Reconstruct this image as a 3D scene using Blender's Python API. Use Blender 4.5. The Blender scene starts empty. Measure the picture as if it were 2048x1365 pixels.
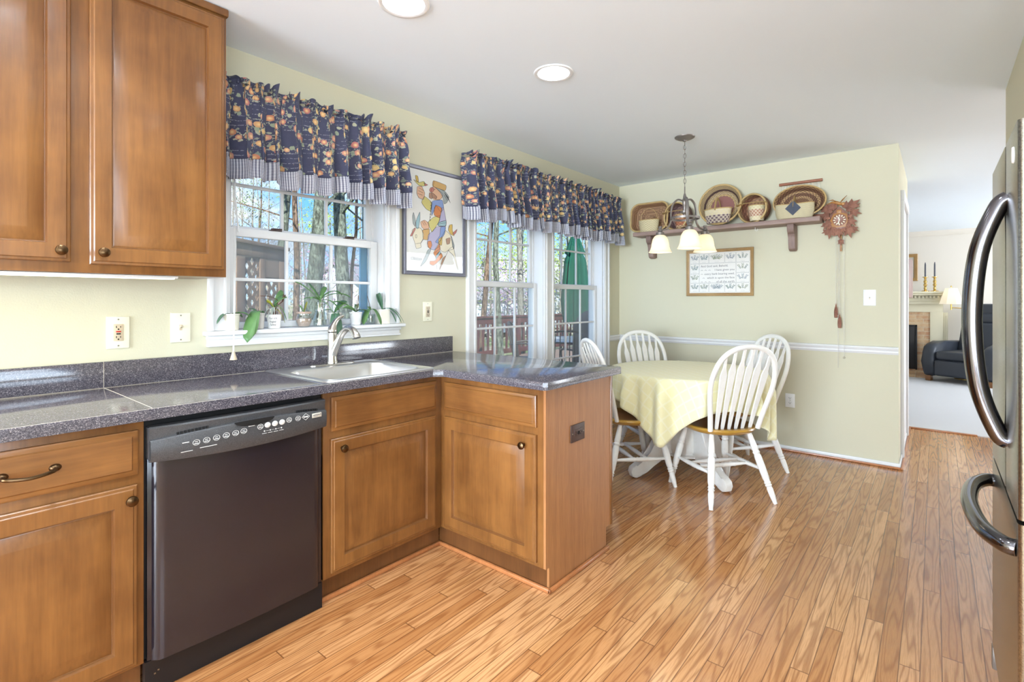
import bpy, bmesh, math, random
from mathutils import Vector, Matrix
from math import sin, cos, pi, radians, sqrt, atan2

S = bpy.context.scene
COL = S.collection
random.seed(7)

# ------------------------------------------------------------------ camera
YAW = radians(39.5996)
CAM = Vector((-4.7484, -2.4983, 1.2537))
FPX, VH = 1022.6046, 600.639
cd = bpy.data.cameras.new('camera')
cam = bpy.data.objects.new('camera', cd)
COL.objects.link(cam)
cam.location = CAM
cam.rotation_euler = (pi / 2, 0, YAW - pi / 2)
cd.sensor_width = 36
cd.lens = 36 * FPX / 2048
cd.shift_y = -(682.5 - VH) / 2048
cd.clip_start = .05
cd.clip_end = 300
S.camera = cam

# ------------------------------------------------------------------ exposure
vs = S.view_settings
vs.view_transform = 'Standard'
vs.look = 'None'
vs.gamma = 1
vs.use_curve_mapping = False
vs.exposure = 0.6


def lin(r, g, b):
    f = lambda v: (v / 255) / 12.92 if v <= 10.31 else (((v / 255) + .055) / 1.055) ** 2.4
    return (f(r), f(g), f(b), 1)


class G:
    """small node graph helper"""
    def __init__(s, nt):
        s.nt = nt
        nt.nodes.clear()

    def n(s, t, ins=None, **kw):
        nd = s.nt.nodes.new('ShaderNode' + t)
        for k, v in kw.items():
            setattr(nd, k, v)
        for k, v in (ins or {}).items():
            s.set(nd.inputs[k], v)
        return nd

    def set(s, sock, v):
        if hasattr(v, 'is_output') or hasattr(v, 'links') and not isinstance(v, (int, float, tuple)):
            s.nt.links.new(v, sock)
        else:
            sock.default_value = v

    def m(s, op, a, b=None, c=None, clamp=False):
        nd = s.nt.nodes.new('ShaderNodeMath')
        nd.operation = op
        nd.use_clamp = clamp
        for i, v in enumerate((a, b, c)):
            if v is not None:
                s.set(nd.inputs[i], v)
        return nd.outputs[0]

    def mix(s, fac, a, b, mode='MIX'):
        nd = s.nt.nodes.new('ShaderNodeMix')
        nd.data_type = 'RGBA'
        nd.blend_type = mode
        s.set(nd.inputs[0], fac)
        s.set(nd.inputs[6], a)
        s.set(nd.inputs[7], b)
        return nd.outputs[2]

    def ramp(s, fac, stops, interp='LINEAR'):
        nd = s.nt.nodes.new('ShaderNodeValToRGB')
        cr = nd.color_ramp
        cr.interpolation = interp
        while len(cr.elements) < len(stops):
            cr.elements.new(.5)
        for e, (p, c) in zip(cr.elements, stops):
            e.position = p
            e.color = c
        s.set(nd.inputs[0], fac)
        return nd.outputs[0]

    def vec(s, x, y, z=0.0):
        nd = s.nt.nodes.new('ShaderNodeCombineXYZ')
        for i, v in enumerate((x, y, z)):
            s.set(nd.inputs[i], v)
        return nd.outputs[0]

    def sep(s, v):
        nd = s.nt.nodes.new('ShaderNodeSeparateXYZ')
        s.set(nd.inputs[0], v)
        return nd.outputs


# ------------------------------------------------------------------ sky
W = bpy.data.worlds.new('sky')
S.world = W
W.use_nodes = True
g = G(W.node_tree)
tc = g.n('TexCoord')
d = g.sep(tc.outputs['Generated'])
up = g.m('MAXIMUM', d[2], 0.02)
px_ = g.m('DIVIDE', d[0], g.m('ADD', up, .25))
py_ = g.m('DIVIDE', d[1], g.m('ADD', up, .25))
cn = g.n('TexNoise', {'Vector': g.vec(px_, py_, 1.7), 'Scale': 2.6, 'Detail': 7.0, 'Roughness': .58, 'Distortion': .4})
cl = g.ramp(cn.outputs['Fac'], [(.47, (0, 0, 0, 1)), (.64, (1, 1, 1, 1))])
blue = g.ramp(d[2], [(0.0, lin(188, 216, 240)), (.16, lin(104, 166, 228)), (.6, lin(52, 112, 206))])
skyc = g.mix(cl, blue, lin(205, 212, 222))
gnd = g.ramp(d[2], [(.49, lin(120, 118, 100)), (.5, (1, 1, 1, 1))])
below = g.m('LESS_THAN', d[2], -0.01)
skyc = g.mix(below, skyc, lin(120, 118, 100))
bg = g.n('Background', {'Color': skyc, 'Strength': 1.4})
out = g.n('OutputWorld')
W.node_tree.links.new(bg.outputs[0], out.inputs[0])

# sun, from behind the house: lights the trees, never enters the room
sd = bpy.data.lights.new('sun', 'SUN')
sd.energy = 7.5
sd.angle = radians(.6)
sd.color = (1, .95, .86)
so = bpy.data.objects.new('sun', sd)
COL.objects.link(so)
so.rotation_euler = Vector((.55, .62, -.62)).to_track_quat('-Z', 'Y').to_euler()


# fill lights at added, unseen rear, side and hall windows; the living room's daylight
def area(name, loc, target, sx, sy, power, col=(1, 1, 1), parent=None, shape='RECTANGLE', spread=180):
    l = bpy.data.lights.new(name, 'AREA')
    l.shape = shape
    l.size = sx
    if shape in ('RECTANGLE', 'ELLIPSE'):
        l.size_y = sy
    l.energy = power
    l.color = col
    l.spread = radians(spread)
    o = bpy.data.objects.new(name, l)
    COL.objects.link(o)
    o.location = loc
    if not parent:
        o.rotation_euler = (Vector(target) - Vector(loc)).to_track_quat('-Z', 'Y').to_euler()
    if parent:
        o.parent = parent
    return o


area('fill_light_rear', (-10.7, -1.7, 1.4), (0, -1.6, 3.4), 2.8, 1.8, 540, (.70, .84, 1))
area('fill_light_side', (-5.3, -3.75, 1.4), (-3.0, 0, 4.2), 1.8, 1.3, 60, (.72, .86, 1))
area('daylight_living_window', (4.0, -6.9, 1.5), (4.4, 0, 1.0), 3.0, 1.7, 165, (.86, .93, 1))
area('fill_light_hall', (-.2, -6.9, 1.5), (-.2, 0, .9), 1.6, 1.8, 14, (.76, .88, 1))


# ------------------------------------------------------------------ mesh helpers
def wm(o):
    m = o.matrix_basis.copy()
    return wm(o.parent) @ m if o.parent else m


def tag(o, label=None, cat=None, group=None, kind=None):
    if label:
        o['label'] = label
    if cat:
        o['category'] = cat
    if group:
        o['group'] = group
    if kind:
        o['kind'] = kind
    return o


def thing(name, label, cat, loc=(0, 0, 0), rz=0, group=None):
    o = bpy.data.objects.new(name, None)
    o.empty_display_size = .05
    COL.objects.link(o)
    o.location = loc
    o.rotation_euler = (0, 0, rz)
    return tag(o, label, cat, group)


def struct(name, loc=(0, 0, 0)):
    o = bpy.data.objects.new(name, None)
    o.empty_display_size = .05
    COL.objects.link(o)
    o.location = loc
    o['kind'] = 'structure'
    return o


def copy_tree(o, parent=None, label=None):
    c = o.copy()
    COL.objects.link(c)
    if parent:
        c.parent = parent
    if label:
        c['label'] = label
    for ch in [x for x in bpy.data.objects if x.parent == o]:
        copy_tree(ch, c)
    return c


TR = Matrix.Translation


def RZ(a): return Matrix.Rotation(a, 4, 'Z')
def RX(a): return Matrix.Rotation(a, 4, 'X')
def RY(a): return Matrix.Rotation(a, 4, 'Y')


def axis_m(p, dr, up=(0, 0, 1)):
    """matrix whose local z runs along dr, origin p"""
    z = Vector(dr).normalized()
    u = Vector(up)
    if abs(z.dot(u)) > .98:
        u = Vector((1, 0, 0))
    x = u.cross(z).normalized()
    y = z.cross(x)
    m = Matrix((x, y, z)).transposed().to_4x4()
    m.translation = Vector(p)
    return m


class MB:
    def __init__(s):
        s.bm = bmesh.new()
        s.uv = s.bm.loops.layers.uv.new('UVMap')
        s.mi = 0

    def f(s, vs, uvs=None):
        try:
            fc = s.bm.faces.new(vs)
        except ValueError:
            return None
        fc.material_index = s.mi
        if uvs:
            for l, t in zip(fc.loops, uvs):
                l[s.uv].uv = t
        return fc

    def v(s, p):
        return s.bm.verts.new(p)

    def box(s, x0, x1, y0, y1, z0, z1, bev=0, M=None, seg=2):
        if x0 > x1: x0, x1 = x1, x0
        if y0 > y1: y0, y1 = y1, y0
        if z0 > z1: z0, z1 = z1, z0
        P = [(x, y, z) for z in (z0, z1) for y in (y0, y1) for x in (x0, x1)]
        vs = [s.v((M @ Vector(p)) if M else p) for p in P]
        fs = [s.f([vs[i] for i in q]) for q in
              ((0, 2, 3, 1), (4, 5, 7, 6), (0, 1, 5, 4), (2, 6, 7, 3), (0, 4, 6, 2), (1, 3, 7, 5))]
        if bev:
            es = {e for fc in fs for e in fc.edges}
            bmesh.ops.bevel(s.bm, geom=list(es), offset=bev, segments=seg, profile=.5, affect='EDGES',
                            clamp_overlap=True, material=-1)
        return s

    def tube(s, pts, r, seg=8, closed=False, caps=True, flat=None, up=None):
        """flat=(a,b): elliptic/rect section scale; r may be list"""
        pts = [Vector(p) for p in pts]
        n = len(pts)
        rs = r if isinstance(r, (list, tuple)) else [r] * n
        rings = []
        prev = None
        for i, p in enumerate(pts):
            if closed:
                t = pts[(i + 1) % n] - pts[i - 1]
            else:
                t = pts[min(i + 1, n - 1)] - pts[max(i - 1, 0)]
            if t.length < 1e-9:
                t = Vector((0, 0, 1))
            t.normalize()
            if up is not None:
                a = Vector(up)
            elif prev is not None:
                a = prev
            else:
                a = Vector((0, 0, 1)) if abs(t.z) < .9 else Vector((1, 0, 0))
            a = a - t * a.dot(t)
            if a.length < 1e-6:
                a = t.orthogonal()
            a.normalize()
            prev = a
            b = t.cross(a)
            fa, fb = flat if flat else (1, 1)
            rings.append([s.v(p + (a * cos(2 * pi * k / seg) * fa + b * sin(2 * pi * k / seg) * fb) * rs[i])
                          for k in range(seg)])
        m = n if closed else n - 1
        for i in range(m):
            A, B = rings[i], rings[(i + 1) % n]
            for k in range(seg):
                k2 = (k + 1) % seg
                s.f([A[k], A[k2], B[k2], B[k]], [(k / seg, i / m), ((k + 1) / seg, i / m), ((k + 1) / seg, (i + 1) / m), (k / seg, (i + 1) / m)])
        if caps and not closed:
            s.f(rings[0][::-1])
            s.f(rings[-1])
        return s

    def lathe(s, prof, seg=32, M=None, sx=1, sy=1, a0=0, a1=2 * pi):
        M = M or Matrix()
        full = abs(a1 - a0 - 2 * pi) < 1e-6
        L = [0]
        for i in range(1, len(prof)):
            L.append(L[-1] + math.hypot(prof[i][0] - prof[i - 1][0], prof[i][1] - prof[i - 1][1]))
        T = L[-1] or 1
        rings = []
        cnt = seg if full else seg + 1
        for (r, z) in prof:
            if r < 1e-6:
                rings.append([s.v(M @ Vector((0, 0, z)))])
            else:
                rings.append([s.v(M @ Vector((r * sx * cos(a0 + (a1 - a0) * k / seg), r * sy * sin(a0 + (a1 - a0) * k / seg), z))) for k in range(cnt)])
        for i in range(len(prof) - 1):
            A, B = rings[i], rings[i + 1]
            va, vb = L[i] / T, L[i + 1] / T
            for k in range(seg):
                k2 = (k + 1) % seg if full else k + 1
                u0, u1 = k / seg, (k + 1) / seg
                if len(A) == 1 and len(B) == 1:
                    continue
                if len(A) == 1:
                    s.f([A[0], B[k2], B[k]], [(u0, va), (u1, vb), (u0, vb)])
                elif len(B) == 1:
                    s.f([A[k], A[k2], B[0]], [(u0, va), (u1, va), (u0, vb)])
                else:
                    s.f([A[k], A[k2], B[k2], B[k]], [(u0, va), (u1, va), (u1, vb), (u0, vb)])
        return s

    def prism(s, poly, h, M=None, bev=0):
        """2d polygon in local xy, extruded along +z by h"""
        M = M or Matrix()
        a = [s.v(M @ Vector((x, y, 0))) for x, y in poly]
        b = [s.v(M @ Vector((x, y, h))) for x, y in poly]
        n = len(poly)
        fs = [s.f(a[::-1]), s.f(b)]
        for i in range(n):
            fs.append(s.f([a[i], a[(i + 1) % n], b[(i + 1) % n], b[i]]))
        if bev:
            es = {e for fc in fs[:2] if fc for e in fc.edges}
            bmesh.ops.bevel(s.bm, geom=list(es), offset=bev, segments=2, profile=.5, affect='EDGES', clamp_overlap=True, material=-1)
        return s

    def grid(s, fn, nu, nv, closed=False, us=1.0, vs_=1.0):
        rows = []
        cnt = nu if closed else nu + 1
        for j in range(nv + 1):
            rows.append([s.v(fn(i / nu, j / nv)) for i in range(cnt)])
        for j in range(nv):
            for i in range(nu):
                i2 = (i + 1) % nu if closed else i + 1
                s.f([rows[j][i], rows[j][i2], rows[j + 1][i2], rows[j + 1][i]],
                    [(i / nu * us, j / nv * vs_), ((i + 1) / nu * us, j / nv * vs_), ((i + 1) / nu * us, (j + 1) / nv * vs_), (i / nu * us, (j + 1) / nv * vs_)])
        return s

    def rings(s, w, h, prof, M, dark=()):
        """nested rectangles: prof = [(inset, depth)], front looks to local -y; dark = rings of slot 1"""
        R = []
        for ins, dp in prof:
            R.append([s.v(M @ Vector(p)) for p in ((ins, dp, ins), (w - ins, dp, ins), (w - ins, dp, h - ins), (ins, dp, h - ins))])
        for i, (A, B) in enumerate(zip(R, R[1:])):
            s.mi = 1 if i in dark else 0
            for k in range(4):
                s.f([A[k], A[(k + 1) % 4], B[(k + 1) % 4], B[k]])
        s.mi = 0
        s.f(R[-1])
        s.f(R[0][::-1])
        return s

    def text(s, body, size, M, align='CENTER', depth=0.0, shear=0):
        cu = bpy.data.curves.new('t', 'FONT')
        cu.body = body
        cu.size = size
        cu.align_x = align
        cu.align_y = 'CENTER'
        cu.extrude = depth
        cu.shear = shear
        cu.resolution_u = 2
        ob = bpy.data.objects.new('t', cu)
        me = bpy.data.meshes.new_from_object(ob)
        n0 = len(s.bm.verts)
        f0 = len(s.bm.faces)
        s.bm.from_mesh(me)
        s.bm.verts.ensure_lookup_table()
        s.bm.faces.ensure_lookup_table()
        for v in s.bm.verts[n0:]:
            v.co = M @ v.co
        for fc in s.bm.faces[f0:]:
            fc.material_index = s.mi
        bpy.data.objects.remove(ob)
        bpy.data.meshes.remove(me)
        bpy.data.curves.remove(cu)
        return s

    def build(s, name, mat, parent=None, world=True, smooth=38, solid=0, sub=0, norm=True):
        if norm:
            bmesh.ops.recalc_face_normals(s.bm, faces=s.bm.faces)
        if parent and world:
            s.bm.transform(wm(parent).inverted())
        me = bpy.data.meshes.new(name)
        s.bm.to_mesh(me)
        s.bm.free()
        for m in (mat if isinstance(mat, (list, tuple)) else [mat]):
            me.materials.append(m)
        if smooth:
            me.polygons.foreach_set('use_smooth', [True] * len(me.polygons))
            me.set_sharp_from_angle(angle=radians(smooth))
        o = bpy.data.objects.new(name, me)
        COL.objects.link(o)
        if parent:
            o.parent = parent
        if solid:
            md = o.modifiers.new('thickness', 'SOLIDIFY')
            md.thickness = solid
            md.offset = 0
        if sub:
            md = o.modifiers.new('subdivision', 'SUBSURF')
            md.levels = sub
            md.render_levels = sub
        return o


def bez(p0, p1, p2, p3, n):
    p0, p1, p2, p3 = map(Vector, (p0, p1, p2, p3))
    return [p0 * (1 - t) ** 3 + p1 * 3 * t * (1 - t) ** 2 + p2 * 3 * t * t * (1 - t) + p3 * t ** 3 for t in [i / n for i in range(n + 1)]]


def spline(pts, n=8):
    """catmull-rom through the points"""
    P = [Vector(p) for p in pts]
    P = [P[0] * 2 - P[1]] + P + [P[-1] * 2 - P[-2]]
    o = []
    for i in range(1, len(P) - 2):
        a, b, c, e = P[i - 1:i + 3]
        for k in range(n):
            t = k / n
            o.append(.5 * ((2 * b) + (c - a) * t + (2 * a - 5 * b + 4 * c - e) * t * t + (3 * b - a - 3 * c + e) * t ** 3))
    o.append(P[-2])
    return o


# real-world point seen along a photograph pixel, on a known plane
FW = Vector((cos(YAW), sin(YAW), 0))
RT = Vector((sin(YAW), -cos(YAW), 0))


def ray(u, v): return FW + RT * ((u - 1024) / FPX) - Vector((0, 0, 1)) * ((v - VH) / FPX)
def on_y(u, v, y): d = ray(u, v); return CAM + d * ((y - CAM.y) / d.y)
def on_x(u, v, x): d = ray(u, v); return CAM + d * ((x - CAM.x) / d.x)
def at_d(u, v, t): return CAM + ray(u, v) * t

# ------------------------------------------------------------------ materials
def mat(name, col=(.8, .8, .8, 1), rough=.5, metal=0.0, spec=.5, coat=0, emit=None, es=0, sheen=0, trans=0, ior=1.45):
    m = bpy.data.materials.new(name)
    m.use_nodes = True
    b = m.node_tree.nodes['Principled BSDF']
    b.inputs['Base Color'].default_value = col
    b.inputs['Roughness'].default_value = rough
    b.inputs['Metallic'].default_value = metal
    b.inputs['Specular IOR Level'].default_value = spec
    b.inputs['Coat Weight'].default_value = coat
    b.inputs['Coat Roughness'].default_value = .12
    b.inputs['Sheen Weight'].default_value = sheen
    b.inputs['Transmission Weight'].default_value = trans
    b.inputs['IOR'].default_value = ior
    if emit:
        b.inputs['Emission Color'].default_value = emit
        b.inputs['Emission Strength'].default_value = es
    return m


def gmat(name):
    m = bpy.data.materials.new(name)
    m.use_nodes = True
    return m, G(m.node_tree)


def fin(g, base, rough=.5, metal=0.0, bump=None, bs=.2, bd=.01, spec=.5, coat=0, sheen=0.0):
    b = g.n('BsdfPrincipled', {'Base Color': base, 'Roughness': rough, 'Metallic': metal, 'Specular IOR Level': spec,
                               'Coat Weight': coat, 'Coat Roughness': .15, 'Sheen Weight': sheen})
    if bump is not None:
        bp = g.n('Bump', {'Height': bump, 'Strength': bs, 'Distance': bd})
        g.set(b.inputs['Normal'], bp.outputs[0])
    o = g.n('OutputMaterial')
    g.nt.links.new(b.outputs[0], o.inputs[0])
    return b


def paint(name, col, rough=.75, tex=.15, sc=180.0):
    m, g = gmat(name)
    tc = g.n('TexCoord')
    n = g.n('TexNoise', {'Vector': tc.outputs['Object'], 'Scale': sc, 'Detail': 2.0})
    n2 = g.n('TexNoise', {'Vector': tc.outputs['Object'], 'Scale': 3.0, 'Detail': 3.0})
    c = g.mix(g.m('MULTIPLY', n2.outputs['Fac'], .10), col, tuple(x * .86 for x in col[:3]) + (1,))
    fin(g, c, rough, bump=n.outputs['Fac'], bs=tex, bd=.002)
    return m


def wood(name, light, dark, grain=(16, 16, 1.1), rough=.32, streak=.5, blotch=.6, coat=.25, fine=.25):
    m, g = gmat(name)
    tc = g.n('TexCoord')
    mp = g.n('Mapping', {'Vector': tc.outputs['Object'], 'Scale': grain})
    a = g.n('TexNoise', {'Vector': mp.outputs[0], 'Scale': 1.0, 'Detail': 5.0, 'Roughness': .6, 'Distortion': .6})
    b = g.n('TexNoise', {'Vector': tc.outputs['Object'], 'Scale': 5.0, 'Detail': 3.0})
    mp2 = g.n('Mapping', {'Vector': tc.outputs['Object'], 'Scale': tuple(x * 9 for x in grain)})
    c = g.n('TexNoise', {'Vector': mp2.outputs[0], 'Scale': 1.0, 'Detail': 2.0})
    fa = g.m('MULTIPLY', g.m('SUBTRACT', a.outputs['Fac'], .5), streak * 2)
    fb = g.m('MULTIPLY', g.m('SUBTRACT', b.outputs['Fac'], .5), blotch * 2)
    fc = g.m('MULTIPLY', g.m('SUBTRACT', c.outputs['Fac'], .5), fine * 2)
    f = g.m('ADD', g.m('ADD', g.m('ADD', fa, fb), fc), .5, clamp=True)
    col = g.mix(f, dark, light)
    fin(g, col, rough, bump=c.outputs['Fac'], bs=.06, bd=.001, coat=coat)
    return m


M_wall = paint('wall_paint', lin(212, 206, 180))
M_ceil = paint('ceiling_paint', lin(240, 248, 255), .85, .1)
M_trim = mat('white_trim_paint', lin(230, 229, 228), .35)
M_lwall = paint('living_room_paint', lin(222, 214, 202))
M_cab = wood('maple_vertical', lin(142, 94, 47), lin(98, 59, 26), streak=.75, blotch=.75)
M_cabh = wood('maple_horizontal', lin(144, 96, 49), lin(102, 62, 28), (1.1, 1.1, 16), streak=.75, blotch=.75)
M_groove = wood('maple_dark_groove', lin(128, 84, 46), lin(98, 60, 30))  # darker maple tone for the door panel grooves
M_panel = wood('oak_veneer', lin(182, 128, 80), lin(142, 92, 54), (40, 40, 1.5), .4, .6, .2, .1, .5)
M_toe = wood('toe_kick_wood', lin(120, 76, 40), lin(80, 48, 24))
M_shoe = wood('shoe_moulding_wood', lin(196, 128, 78), lin(150, 92, 52))
M_chrome = mat('polished_chrome', lin(215, 215, 218), .08, 1)
M_handle = mat('dark_chrome', lin(104, 102, 106), .12, 1)
M_nickel = mat('brushed_nickel', lin(205, 200, 192), .24, 1)
M_bronze = mat('antique_bronze', lin(92, 70, 48), .3, 1)
M_blackp = mat('black_plastic', lin(26, 25, 27), .35)
M_dark = mat('dark_recess', lin(10, 10, 11), .7)
M_white_plastic = mat('white_plastic', lin(240, 240, 238), .35)
M_ivory = mat('ivory_plastic', lin(240, 234, 208), .35)
M_beige = mat('beige_plastic', lin(206, 188, 160), .4)
M_red = mat('red_button', lin(200, 60, 45), .4)
M_screw = mat('screw_metal', lin(170, 165, 150), .35, 1)
M_brownp = mat('brown_plastic', lin(74, 52, 44), .35)
M_iron = mat('grey_bronze_metal', lin(138, 130, 124), .4, .6)
M_brass = mat('brass', lin(212, 180, 108), .22, 1)
M_cream = mat('cream_mantel_paint', lin(226, 218, 190), .45)
M_glow = mat('lamp_lens', (1, 1, 1, 1), .5, emit=(1, .97, .9, 1), es=9)
M_bulb = mat('lit_bulb', (1, 1, 1, 1), .5, emit=(1, .9, .72, 1), es=2.2)
M_undercab = mat('under_cabinet_tube', (1, 1, 1, 1), .5, emit=(1, .9, .6, 1), es=2)
M_porc = mat('white_porcelain', lin(240, 238, 235), .25)
M_grout = mat('pale_grout', lin(190, 180, 164), .8)


def glass_like(name, tint, fac, rough=.02):
    m, g = gmat(name)
    t = g.n('BsdfTransparent', {'Color': tint})
    s = g.n('BsdfGlossy', {'Color': (1, 1, 1, 1), 'Roughness': rough})
    mx = g.n('MixShader', {'Fac': fac})
    g.nt.links.new(t.outputs[0], mx.inputs[1])
    g.nt.links.new(s.outputs[0], mx.inputs[2])
    o = g.n('OutputMaterial')
    g.nt.links.new(mx.outputs[0], o.inputs[0])
    return m


M_glass = glass_like('window_glass', (.97, .99, .99, 1), .03)
M_picglass = glass_like('picture_glass', (.98, .98, .98, 1), .012)
M_clear = glass_like('clear_glassware', (.9, .93, .92, 1), .16, .05)

# insect screen: a fine mesh that lets most of the view through
m_, g = gmat('insect_screen')
t_ = g.n('BsdfTransparent', {'Color': (1, 1, 1, 1)})
s_ = g.n('BsdfDiffuse', {'Color': lin(175, 180, 186)})
mx_ = g.n('MixShader', {'Fac': .2})
g.nt.links.new(t_.outputs[0], mx_.inputs[1])
g.nt.links.new(s_.outputs[0], mx_.inputs[2])
o_ = g.n('OutputMaterial')
g.nt.links.new(mx_.outputs[0], o_.inputs[0])
M_screen = m_

# oak strip floor, boards along x
m_, g = gmat('oak_strip_floor')
tc = g.n('TexCoord')
p = g.sep(tc.outputs['Object'])
BW = .0572
yy = g.m('DIVIDE', p[1], BW)
row = g.m('FLOOR', yy)
wr = g.n('TexWhiteNoise', {'W': row}, noise_dimensions='1D')
xs = g.m('ADD', p[0], g.m('MULTIPLY', wr.outputs['Value'], 7.0))
xl = g.m('DIVIDE', xs, 1.15)
pid = g.m('FLOOR', xl)
wp = g.n('TexWhiteNoise', {'Vector': g.vec(row, pid, 3.1)}, noise_dimensions='3D')
rnd = wp.outputs['Value']
gv = g.vec(g.m('MULTIPLY', xs, 1.0), g.m('ADD', g.m('MULTIPLY', p[1], 15.0), g.m('MULTIPLY', rnd, 9.0)), g.m('MULTIPLY', rnd, 37.0))
n1 = g.n('TexNoise', {'Vector': gv, 'Scale': 1.0, 'Detail': 1.5, 'Roughness': .45})
ringv = g.m('SINE', g.m('MULTIPLY', n1.outputs['Fac'], 78.0))
ringv = g.m('POWER', g.m('MULTIPLY_ADD', ringv, .5, .5), 3.0)
pore = g.n('TexNoise', {'Vector': g.vec(g.m('MULTIPLY', xs, 16.0), g.m('MULTIPLY', p[1], 420.0), rnd), 'Scale': 1.0, 'Detail': 2.0})
base = g.ramp(rnd, [(0, lin(172, 114, 66)), (.3, lin(196, 140, 90)), (.55, lin(214, 160, 110)), (.8, lin(200, 146, 94)), (1, lin(184, 126, 76))])
dk = g.mix(g.m('MULTIPLY', ringv, .62), base, lin(132, 78, 38))
dk = g.mix(g.m('MULTIPLY', g.m('SUBTRACT', pore.outputs['Fac'], .45, clamp=True), 1.6), dk, lin(136, 82, 42))
fy = g.m('ABSOLUTE', g.m('SUBTRACT', g.m('FRACT', yy), .5))
gy = g.m('GREATER_THAN', fy, .472)
fx = g.m('ABSOLUTE', g.m('SUBTRACT', g.m('FRACT', xl), .5))
gx = g.m('GREATER_THAN', fx, .4982)
gap = g.m('MAXIMUM', gy, gx)
colr = g.mix(g.m('MULTIPLY', gap, .75), dk, lin(92, 52, 26))
hgt = g.m('SUBTRACT', g.m('MULTIPLY', ringv, .12), gap)
fin(g, colr, g.m('MULTIPLY_ADD', pore.outputs['Fac'], .12, .11), bump=hgt, bs=.18, bd=.0015, spec=.55, coat=.35)
M_floor = m_

# speckled granite tile counter
m_, g = gmat('speckled_granite')
tc = g.n('TexCoord')
v1 = g.n('TexVoronoi', {'Vector': tc.outputs['Object'], 'Scale': 460.0})
v2 = g.n('TexVoronoi', {'Vector': tc.outputs['Object'], 'Scale': 170.0})
n1 = g.n('TexNoise', {'Vector': tc.outputs['Object'], 'Scale': 300.0, 'Detail': 4.0, 'Roughness': .7})
c0 = g.ramp(g.sep(v1.outputs['Color'])[0], [(0, lin(50, 47, 54)), (.55, lin(74, 70, 78)), (.85, lin(100, 94, 100)), (1, lin(140, 132, 134))])
c1 = g.mix(g.m('GREATER_THAN', n1.outputs['Fac'], .62), c0, lin(122, 114, 118))
sp = g.m('MULTIPLY', g.m('LESS_THAN', v2.outputs['Distance'], .22), g.m('GREATER_THAN', g.sep(v2.outputs['Color'])[1], .62))
c2 = g.mix(sp, c1, lin(162, 150, 148))
fin(g, c2, .10, spec=.7)
M_granite = m_

# stainless sheet for fridge and sink
m_, g = gmat('brushed_stainless')
tc = g.n('TexCoord')
n1 = g.n('TexNoise', {'Vector': tc.outputs['Object'], 'Scale': 260.0, 'Detail': 2.0})
c0 = g.ramp(n1.outputs['Fac'], [(.3, lin(140, 137, 130)), (.7, lin(184, 181, 172))])
fin(g, c0, .27, 1.0, bump=n1.outputs['Fac'], bs=.05, bd=.001)
M_steel = m_
M_sink = mat('sink_stainless', lin(236, 236, 237), .3, 1)
m_, g = gmat('black_dishwasher_enamel')
tc = g.n('TexCoord')
n1 = g.n('TexNoise', {'Vector': tc.outputs['Object'], 'Scale': 420.0, 'Detail': 2.0})
c0 = g.ramp(n1.outputs['Fac'], [(.3, lin(18, 16, 22)), (.75, lin(40, 35, 43))])
fin(g, c0, .2, bump=n1.outputs['Fac'], bs=.04, bd=.0005, spec=.75)
M_dw = m_
m_, g = gmat('grey_control_panel')
tc = g.n('TexCoord')
n1 = g.n('TexNoise', {'Vector': tc.outputs['Object'], 'Scale': 420.0, 'Detail': 2.0})
c0 = g.ramp(n1.outputs['Fac'], [(.3, lin(50, 49, 51)), (.75, lin(80, 79, 80))])
fin(g, c0, .42)
M_dwp = m_


# woven basket: bands across v, over-and-under weave in uv
def weave(name, bands, gapc, nu, nv, rough=.7, contrast=.35):
    m, g = gmat(name)
    tc = g.n('TexCoord')
    p = g.sep(tc.outputs['UV'])
    u = g.m('MULTIPLY', p[0], float(nu))
    v = g.m('MULTIPLY', p[1], float(nv))
    par = g.m('MODULO', g.m('ADD', g.m('FLOOR', u), g.m('FLOOR', v)), 2.0)
    su = g.m('ABSOLUTE', g.m('SINE', g.m('MULTIPLY', u, pi)))
    sv = g.m('ABSOLUTE', g.m('SINE', g.m('MULTIPLY', v, pi)))
    h = g.m('MULTIPLY', g.m('POWER', sv, .5), g.m('MULTIPLY_ADD', g.m('MULTIPLY', su, par), .6, .4))
    base = g.ramp(p[1], bands, 'CONSTANT')
    alt = g.mix(contrast, base, gapc)
    c = g.mix(par, alt, base)
    dk = g.m('SUBTRACT', 1.0, g.m('POWER', sv, .4))
    c = g.mix(g.m('MULTIPLY', dk, .8), c, gapc)
    fin(g, c, rough, bump=h, bs=.6, bd=.004)
    return m


TAN, BRN, CRM, PUR, RST = lin(214, 188, 142), lin(176, 136, 100), lin(226, 212, 172), lin(104, 82, 94), lin(178, 118, 94)
M_wv_tray = weave('brown_split_weave', [(0, BRN), (.85, lin(186, 148, 110))], lin(106, 74, 52), 24, 16, .7, .5)
M_wv_cream = weave('cream_reed_weave', [(0, CRM)], lin(150, 128, 84), 36, 18, .7, .3)
M_wv_round = weave('round_tray_weave', [(0, lin(206, 178, 132)), (.15, lin(214, 188, 144)), (.42, lin(100, 76, 72)), (.60, TAN), (.9, lin(208, 184, 138))], lin(78, 56, 46), 44, 14, .7, .5)
M_wv_small = weave('cream_purple_weave', [(0, CRM), (.34, lin(108, 84, 98)), (.72, CRM)], lin(222, 206, 180), 34, 11, .7, .75)
M_wv_rust = weave('cream_rust_weave', [(0, CRM), (.48, RST), (.80, lin(214, 206, 160))], lin(232, 218, 190), 28, 12, .7, .6)
M_wv_drum = weave('rust_brown_weave', [(0, lin(184, 142, 106)), (.5, lin(164, 114, 90)), (.8, lin(200, 164, 120))], lin(76, 50, 40), 26, 9, .7, .4)
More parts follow.
